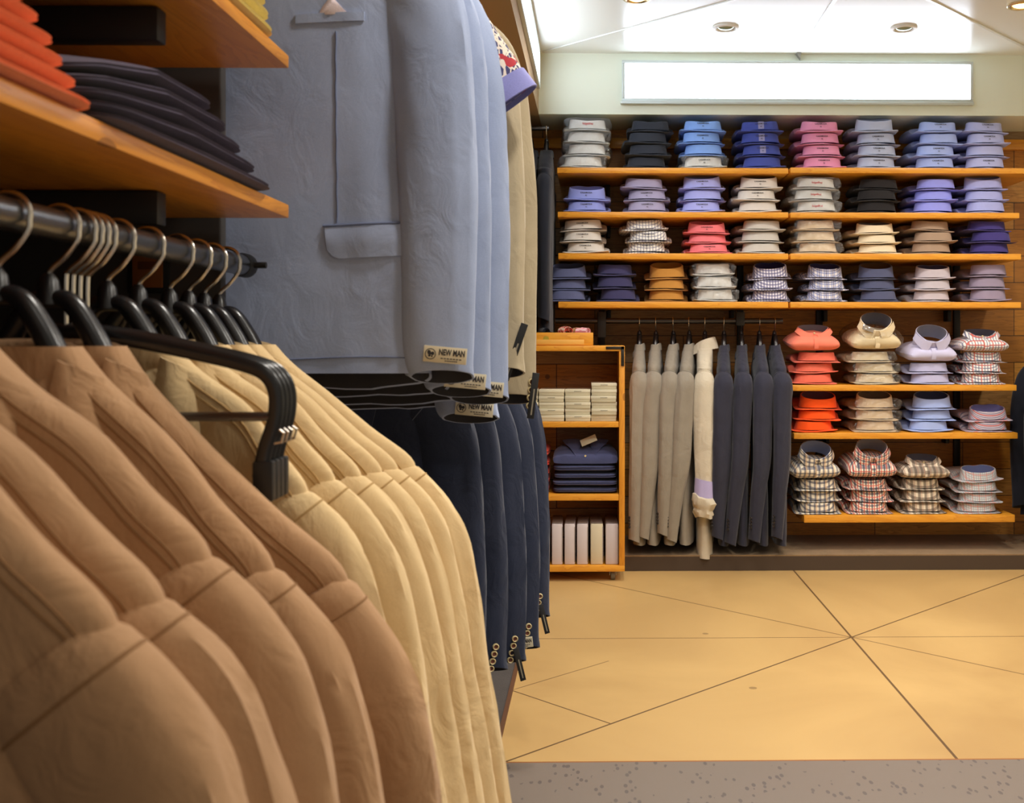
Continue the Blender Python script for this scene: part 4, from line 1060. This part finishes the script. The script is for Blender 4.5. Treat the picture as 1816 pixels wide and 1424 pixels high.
def suit_sleeve(cuff, ry=.05, y1=.0):
    return [(.172, -.135, .038, .034, 0), (.198, -.158, .040, ry * .92, 0), (.213, -.22, .029, ry, 0), (.220, -.33, .025, ry * .98, y1 * .1), (.226, -.47, .024, ry * .92, y1 * .22), (.225, -.6, .023, ry * .74, y1 * .6), (.22, cuff, .022, ry * .52, y1)]
hooks = [(1134, 'g'), (1163, 'g'), (1194, 'g'), (1222, 'g'), (1250, 'w'), (1284, 'n'), (1315, 'n'), (1347, 'n'), (1374, 'n')]
SLAB = ['taupe grey suit jacket nearest the pine cabinet', 'second taupe grey suit jacket from the pine cabinet', 'third taupe grey suit jacket from the pine cabinet, with dark cuff buttons', 'taupe grey suit jacket right beside the cream shirt',
        'cream long-sleeved shirt with a lilac rolled cuff, between the grey and navy suit jackets', 'navy suit jacket right beside the cream shirt', 'second navy suit jacket from the cream shirt', 'third navy suit jacket from the cream shirt', 'navy suit jacket nearest the coral and orange shirts']
SH = ['black hanger of the grey jacket nearest the pine cabinet', 'black hanger of the second grey jacket from the cabinet', 'black hanger of the third grey jacket from the cabinet', 'black hanger of the grey jacket beside the cream shirt', 'black hanger of the cream rolled-sleeve shirt', 'black hanger of the navy jacket beside the cream shirt', 'black hanger of the second navy jacket from the cream shirt', 'black hanger of the third navy jacket from the cream shirt', 'black hanger of the navy jacket nearest the coral shirts']
for i, (px, k) in enumerate(hooks):
    x = onY(px, 569, RY).x
    zn = RZB - .098 - (.004 if i > 4 else 0)
    rot = -pi / 2 + R.uniform(-.02, .02) - (.04, .12, .16, .16, .12, .14, .12, .08, .03)[i]
    if k == 'w':
        wl = [(0, .046, .034), (-.012, .07, .034), (-.05, .125, .033), (-.09, .175, .033), (-.125, .19, .033), (-.4, .19, .033), (-.65, .2, .034), (-.855, .205, .034)]
        ws = [(.165, -.13, .036, .036, 0), (.188, -.155, .038, .042, 0), (.2, -.22, .034, .044, 0), (.208, -.33, .032, .042, .0), (.214, -.45, .03, .04, .0), (.216, -.55, .03, .036, 0), (.216, -.60, .03, .034, 0)]
        t, info = jacket('long_sleeve_shirt', SLAB[i], None, (x, RY, zn - .002), rot, WSH, WSHS, wl, ws, 5.5, .006, lapel=False, cat_='shirt', collar_h=.034, sfold=.009, sides=(1,))
        so, cl, rs = info[1]
        c = cl[-1]; tt = (cl[-1] - cl[-4]).normalized()
        MB().rings([[c + (p_ - c) * s_ + tt * o_ + Vector((.0, .0, 0)) for p_ in rs[-4]] for s_, o_ in ((1.02, -.06), (1.12, -.06), (1.2, .0), (1.22, .02), (1.1, .02), (1.0, 0))], 0, False, False).build('lilac_cuff', fabric('lilac_cuff_cloth', (186, 176, 220), .04), so)
        rr = []
        for s_, o_ in ((1.0, .0), (1.38, .010), (1.5, .035), (1.42, .055), (1.2, .066), (1.3, .078), (1.0, .094), (.7, .085), (.5, .04)):
            rr.append([c + (p_ - c) * s_ * (1 + .28 * noise.noise(Vector((p_.x * 60, p_.y * 60, o_ * 40)))) + tt * (o_ + .02 * noise.noise(Vector((p_.x * 50, 3, o_ * 9)))) for p_ in rs[-4]])
        MB().rings(rr, 0, False, True).build('rolled_cuff', WSH, so)
    else:
        cl_, se = (GREY, GREYS) if k == 'g' else (NVS, NVSS)
        t, info = jacket('suit_jacket', SLAB[i], 'taupe grey suit jackets on the back rail' if k == 'g' else 'navy suit jackets on the back rail', (x, RY, zn), rot, cl_, se, SUL,
                         suit_sleeve(-.782 + (i % 3) * .012 - (.0 if k == 'g' else .01), .041 + .002 * (i % 2), (-.02 if i == 0 else -.052 + .014 * (i % 3))), 2.2 * i + 40, .0045, twist=.6, sfold=.0075, collar_h=.010, sides=(1,), lapel=False)
        so, cl, rs = info[1]
        q = rs[-6]; c = cl[-6]
        e = min(q, key=lambda p_: p_.y - p_.x * .9)
        for j in range(4):
            disc(e + Vector((.002, -.001, .018 - .0125 * j)), .0052, .003, plain('dark_button', (44, 40, 40), .3), so, 'cuff_button', (.8, -.6, 0))
    hanger((x, RY, RZB), rot, SH[i], 'black hangers on the back rail', [(a_, b_2 * (1 if a_ < .05 else .9)) for a_, b_2 in ARM], rr=.0115, drop=.062, wire=.0018)

# ------------------------------------------------------------------ pine cabinet on castors
YC = 4.2
zt, zb = onY(1050, 613, YC).z, onY(1050, 1014, YC).z
xr, xl = onY(1108, 800, YC).x, onY(856, 800, YC).x
dep = .31
t = thing('display_cabinet', 'open pine cabinet on castors with white boxes and polo shirts inside', 'cabinet', ((xl + xr) / 2, YC, 0))
cx_ = (xl + xr) / 2; hw = (xr - xl) / 2; th = .021
MB().bbox(-hw, hw, 0, dep, zt - th, zt, .002).build('top', PINE, t)
MB().bbox(-hw, hw, 0, dep, zb, zb + .023, .002).build('bottom', PINE, t)
for s in (1, -1):
    MB().bbox(s * hw - (.022 if s > 0 else 0), s * hw + (0 if s > 0 else .022), 0, dep, zb + .023, zt - th, .002).build('side_panel', PINEZ, t)
ZB = []
for pyt, pyb in ((748, 758), (877, 888)):
    a, b = onY(1050, pyt, YC).z, onY(1050, pyb, YC).z; ZB.append(a)
    MB().bbox(-hw + .0225, hw - .0225, .002, dep - .015, b, a, .002).build('shelf', PINE, t)
MB().bbox(-hw + .0225, hw - .0225, dep - .012, dep, zb + .024, zt - th - .001, .001).build('back_panel', PLANK, t)
br = MB().bbox(hw - .072, hw - .002, -.003, -.0003, zt - .014, zt - .003, .0005).bbox(hw - .014, hw - .002, -.003, -.0003, zt - .078, zt - .003, .0005)
for q in ((hw - .06, zt - .0085), (hw - .03, zt - .0085), (hw - .008, zt - .04), (hw - .008, zt - .068)):
    br.tube([(q[0], -.002, q[1]), (q[0], -.0045, q[1])], .003, 10)
br.build('corner_bracket', plain('bracket_steel', (70, 66, 60), .4, .8), t)
for sx_, sy in ((1, .04), (1, dep - .04), (-1, .04), (-1, dep - .04)):
    xx = sx_ * (hw - .045)
    c = MB().tube([(xx - .009, sy, .021), (xx - .007, sy, .021), (xx + .007, sy, .021), (xx + .009, sy, .021)], [.017, .021, .021, .017], 18, up=(0, 0, 1))
    w_ = c.build('caster', plain('caster_wheel', (120, 112, 100), .4), t)
    MB().bbox(xx - .013, xx - .0105, sy - .008, sy + .008, .018, zb - .002, .0005).bbox(xx + .0105, xx + .013, sy - .008, sy + .008, .018, zb - .002, .0005).bbox(xx - .015, xx + .015, sy - .014, sy + .014, zb - .003, zb, .0005).build('fork', STEEL, w_)
# white boxes
BOX = plain('box_card', (226, 218, 192), .6, bump=.1); BOX2 = plain('box_card_shade', (206, 196, 166), .7)
colpx = [(909, 5, 748), (955.5, 5, 748), (1002, 5, 748), (1048.5, 6, 748)]
cn = ['the column half hidden by the beige cuff', 'the column next to the half-hidden one', 'the column beside the tallest one', 'the tallest column by the cabinet side']
for j, (p0, n, pyb) in enumerate(colpx):
    a, b = onY(p0, pyb, YC + .012), onY(p0 + 45, pyb, YC + .012); bw = b.x - a.x; bh = 11.2 / FX * YC
    for i in range(n):
        t = thing('carton', 'flat cream box, {} in {}'.format(pos_from_top(i, n), cn[j]), 'box', ((a.x + b.x) / 2 + R.uniform(-.0012, .0012), YC + .014 + R.uniform(-.004, .004), ZB[0] + .0006 + i * (bh + .0003)), (0, 0, R.uniform(-.02, .02)), 'flat cream boxes in the cabinet')
        MB().bbox(-bw / 2 + .001, bw / 2 - .001, 0, .15, 0, bh * .55, .0008).build('tray', BOX2, t)
        MB().bbox(-bw / 2, bw / 2, -.001, .151, bh * .5, bh, .0008).build('lid', BOX, t)
        if (i + j) % 2 == 0:
            MB().box(-.014, .014, -.0016, -.001, bh * .68, bh * .78).build('print', plain('box_print', (150, 146, 128), .8), t, smooth=False)
# navy polos, coral polos
NP = fabric('navy_pique', (72, 76, 112), .06, .4, 500, 30); CP = fabric('coral_pique', (244, 76, 52), .06, .4, 500, 30)
a, b = onY(979, 877, YC), onY(1097, 877, YC)
w_ = b.x - a.x
zz = ZB[1]
for i in range(4):
    hh_ = .028 if i < 3 else .034
    o = pillow(w_ * (1 - .01 * i), .25, hh_ * .955, 3. + i * 7, groove=.05, amp=.006, e2=.22, nx=60).build('folded_polo', NP)
    o.location = ((a.x + b.x) / 2 - .002 + R.uniform(-.003, .003), YC + .142 + R.uniform(-.004, .004), zz + .0005); zz += hh_ * .97
    tag(o, 'navy folded polo shirt, {} in the pile inside the cabinet'.format(pos_from_top(i, 5)), 'polo shirt', 'navy folded polo shirts in the cabinet')
t = thing('folded_polo', 'navy polo shirt on top of its pile, collar open and a cream tag on it', 'polo shirt', ((a.x + b.x) / 2, YC + .02, zz + .001), group='navy folded polo shirts in the cabinet')
rs = []
for y, h_, k in ((0, .012, .95), (.006, .03, .98), (.03, .045, .985), (.08, .06, .97), (.13, .064, .93), (.2, .06, .9), (.235, .05, .9), (.24, .02, .88)):
    rs.append([Vector((w_ / 2 * k * sgp(cos(2 * pi * q / 40), .4), y, h_ / 2 + h_ / 2 * sgp(sin(2 * pi * q / 40), .8) + (.003 * noise.noise(Vector((q * .7, y * 20, 2.))) if sin(2 * pi * q / 40) > 0 else 0))) for q in range(40)])
MB().rings(rs).build('body', NP, t)
for s in (1, -1):
    g = [[Vector((s * (.012 + .004 * v), .09 - .01 * v, .073 - .01 * v)), Vector((s * (.05 + .012 * v), .105 - .02 * v, .082 - .014 * v)), Vector((s * (.09 + .006 * v), .12 - .015 * v, .075 - .006 * v))] for v in (0, .5, 1)]
    g = []
    for v in [k / 5 for k in range(6)]:
        x0_, x1_ = .008 + .030 * v, .092 - .012 * v
        g.append([Vector((s * (x0_ + (x1_ - x0_) * u), .105 - .098 * v * (1 - u * .75) - .002, .082 - .052 * v * (1 - .75 * u) + .006 * sin(pi * u))) for u in [k / 5 for k in range(6)]])
    MB().sheet(g, .003).build('collar_point', NP, t)
Mt = Matrix.Translation((.012, .045, .086)) @ Matrix.Rotation(-.4, 4, 'Y') @ Matrix.Rotation(.75, 4, 'X')
tg = MB().bbox(-.032, .032, -.017, .017, -.0008, .0008, .0003, M=Mt).build('paper_tag', plain('tag_card', (216, 206, 176), .7), t); tg['label'] = 'cream paper tag'
disc(Vector((0, .004, .03)), .004, .002, IVORY, t, 'button')
a2, b2 = onY(872, 877, YC), onY(975, 877, YC); zz = ZB[1]
for i in range(5):
    hh_ = .034 if i < 4 else .05
    o = pillow((b2.x - a2.x) * .97, .25, hh_ * .955, 30. + i * 7, groove=.05, amp=.006, e2=.22, nx=60).build('folded_polo', CP)
    o.location = ((a2.x + b2.x) / 2, YC + .146, zz + .0005); zz += hh_ * .97
    tag(o, 'coral red folded polo shirt, {} in the pile beside the navy polos'.format(pos_from_top(i, 5)), 'polo shirt', 'coral folded polo shirts in the cabinet')
# upright cartons on the cabinet floor
CT = plain('carton_lilac', (214, 202, 204), .55, bump=.1); CT2 = plain('carton_cream', (216, 204, 176), .55, bump=.1); CTT = plain('carton_top', (120, 104, 96), .6)
ul = ['pale upright packet furthest inside, half hidden by the navy jackets', 'pale upright packet first fully visible beside the navy jackets', 'pale upright packet between two others near the navy jackets', 'pale upright packet just before the cream one', 'cream upright packet, yellower than its neighbours', 'pale upright packet against the cabinet side']
for j, (p0, p1) in enumerate(((955, 975), (978, 998), (1000.5, 1020), (1022.5, 1043), (1047, 1070), (1073.5, 1097))):
    a, b = onY(p0, 1003, YC + .01), onY(p1, 1003, YC + .01); h_ = 72 / FX * YC
    t = thing('packet', ul[j], 'packet', ((a.x + b.x) / 2, YC + .02, zb + .0235), (0, 0, R.uniform(-.03, .03)), 'upright packets on the cabinet floor')
    w_2 = (b.x - a.x) / 2
    MB().bbox(-w_2 + .001, w_2 - .001, 0, .2, 0, h_, .004).build('body', CT2 if j == 4 else CT, t)
    MB().bbox(-w_2 + .003, w_2 - .003, .012, .195, h_, h_ + .005, .0015).build('top_flap', CTT, t)
    MB().bbox(w_2 - .0035, w_2 - .0005, -.0005, .0, .01, h_ - .01, .0002).build('edge_tape', plain('carton_tape', (168, 156, 150), .5), t)
# tray with rolled ties
a, b = onY(930, 613, YC + .01), onY(1052, 590, YC + .01)
t = thing('tie_tray', 'shallow pine tray of rolled ties on top of the cabinet', 'tray', ((a.x + b.x) / 2, YC + .012, zt + .0005))
tw, thh = (b.x - a.x) / 2, b.z - a.z
MB().bbox(-tw, tw, 0, .013, 0, thh, .0015).build('front_panel', PINE, t)
MB().bbox(-tw, tw, .19, .203, 0, thh, .0015).build('back_panel', PINE, t)
for s in (1, -1): MB().bbox(s * tw - (.013 if s > 0 else 0), s * tw + (0 if s > 0 else .013), .0131, .1899, 0, thh, .0015).build('side_panel', PINEY, t)
MB().bbox(-tw + .0131, tw - .0131, .0131, .1899, 0, .008, .001).build('base', PINE, t)
MB().tube([(-tw + .083, .001, thh * .52), (-tw + .083, -.0012, thh * .52)], .011, 20).build('sticker', plain('gold_sticker', (176, 150, 40), .5), t)
MB().bbox(-tw + .04, tw - .035, -.002, -.0003, .003, thh * .45, .0006).build('lighter_strip', plain('pale_pine_strip', (238, 178, 84), .4), t)
T1 = check('tie_red_plaid', (226, 74, 52), [('x', .02, .22, (246, 226, 204), 0, .8), ('v', .02, .22, (246, 226, 204), 0, .8), ('x', .02, .1, (70, 40, 50), .5, .9)])
T2 = check('tie_gold_stripe', (206, 150, 90), [('x', .012, .4, (140, 40, 50), 0, .9), ('v', .03, .2, (250, 230, 190), 0, .5)])
T3 = check('tie_pink_stripe', (240, 150, 160), [('x', .008, .4, (250, 226, 226), 0, .9)])
T4 = fabric('tie_navy', (34, 36, 50))
for (px, m, lab, r_, rot, yo) in ((1003, T1, 'red plaid rolled tie in the tray', .022, .5, .05), (1024, T2, 'gold and maroon striped rolled tie beside the red plaid one', .019, .5, .105), (1034, T3, 'pink striped rolled tie at the end of the tray', .018, .9, .05), (965, T4, 'dark navy rolled tie half hidden by the beige sleeve', .018, .4, .06)):
    x = onY(px, 585, YC + .06).x
    q = thing('rolled_tie', lab, 'tie', (x, YC + .012 + yo, zt + thh - .004 + r_ * .35), (0, 0, rot), 'rolled ties in the tray')
    sp = []
    for k in range(60):
        a_ = 2 * pi * k / 59 * 2.6; rr_ = r_ * (.3 + .7 * k / 59)
        sp.append((rr_ * cos(a_), rr_ * sin(a_)))
    g = [[(x_, -.024, z_), (x_, .024, z_)] for x_, z_ in sp]
    mb = MB()
    mb.rings([[Vector((x_, -.026, z_)), Vector((x_, .026, z_)), Vector((x_ * .92, .026, z_ * .92)), Vector((x_ * .92, -.026, z_ * .92))] for x_, z_ in sp])
    mb.build('roll', m, q)
    MB().rings([[Vector((r_ * 1.02 * cos(a_), -.006 + .012 * e_, r_ * 1.02 * sin(a_))) for a_ in [2 * pi * k / 24 for k in range(24)]] for e_ in (0, 1)], 0, False, False).build('band', m, q)

# ------------------------------------------------------------------ dark coats at both ends of the wall
DK = fabric('black_wool', (25, 28, 40), .08, .3, 500, 20); DKS = plain('black_seam', (20, 22, 30), .9)
CO = [(0, .055, .024), (-.02, .09, .027), (-.05, .14, .03), (-.09, .19, .032), (-.13, .215, .030), (-.4, .21, .029), (-.66, .23, .029), (-.735, .235, .028)]
zr = 1.795
for i, (px, lab) in enumerate(((914, 'dark navy coat half hidden behind the beige blazers at the back wall'), (942, 'dark navy coat in the middle of the three hung beside the wall shelves'), (969, 'dark navy coat hung closest to the end of the wall shelves'))):
    x = onY(px, 400, 4.52).x
    jacket('coat', lab, 'dark coats hung on the back wall', (x, 4.52, zr - .0985), -pi / 2, DK, DKS, CO, bs(-.69, .285, .029, .0), 60. + i * 6, .0045, sfold=.006, cat_='coat', collar_h=.018, lapel=False)
    hanger((x, 4.52, zr), -pi / 2, ('black hanger of the dark coat behind the beige blazers', 'black hanger of the middle dark coat beside the wall shelves', 'black hanger of the dark coat closest to the wall shelves')[i], 'black hangers of the dark wall coats', ARM, rr=.009)
t = thing('clothes_rail', 'short dark rail high on the back wall carrying the dark navy coats', 'rail', (onY(930, 400, 4.52).x, 4.52, zr))
MB().tube([(-.14, .318, 0), (-.14, .02, 0), (-.12, 0, 0), (.10, 0, 0)], .009, 12, up=(0, 0, 1)).build('tube', RAILM, t)
for i, (px, yy, z, lab) in enumerate(((1925, 4.42, .93, 'black coat hanging at the right end of the wall display'), (1896, 4.62, .93, 'black coat hanging behind the other one at the wall end'))):
    x = onY(px, 700, yy).x
    jacket('coat', lab, 'black coats at the wall end', (x, yy, z), .25, DK, DKS, CO, bs(-.70, .29, .024, -.006), 80. + i * 6, .005, sfold=.005, cat_='coat', collar_h=.018, lapel=False)
    hanger((x, yy, z + .0985), .25, ('black hanger of the front coat at the wall end', 'black hanger of the rear coat at the wall end')[i], 'black hangers at the wall end', ARM, rr=.01)
t = thing('clothes_rail', 'short steel rail at the wall end carrying two black coats', 'rail', (onY(1910, 700, 4.52).x, 4.55, 1.0285))
xa, xb = onY(1925, 700, 4.42).x - t.location.x, onY(1896, 700, 4.62).x - t.location.x
MB().tube([(xa * 1.15, -.16, 0), (xb, .07, 0), (xb, YW - 4.55, 0)], .01, 12, up=(0, 0, 1)).build('tube', RAILM, t)

# ------------------------------------------------------------------ camera and colour
cam = bpy.data.cameras.new('camera'); co = bpy.data.objects.new('camera', cam); COL.objects.link(co)
co.location = (0, 0, H); co.rotation_euler = (radians(90), 0, -TH)
cam.sensor_width = 36; cam.sensor_fit = 'HORIZONTAL'; cam.lens = 36 * FX / 1816
cam.shift_x = -(CX - 908) / 1816; cam.shift_y = -(712 - CY) / 1816
cam.clip_start = .02
cam.dof.use_dof = True; cam.dof.focus_distance = 2.9; cam.dof.aperture_fstop = 11
SC.camera = co
vs = SC.view_settings
SC.display_settings.display_device = 'sRGB'
vs.view_transform = 'Standard'; vs.look = 'None'; vs.gamma = 1.0; vs.use_curve_mapping = False; vs.exposure = 0.0
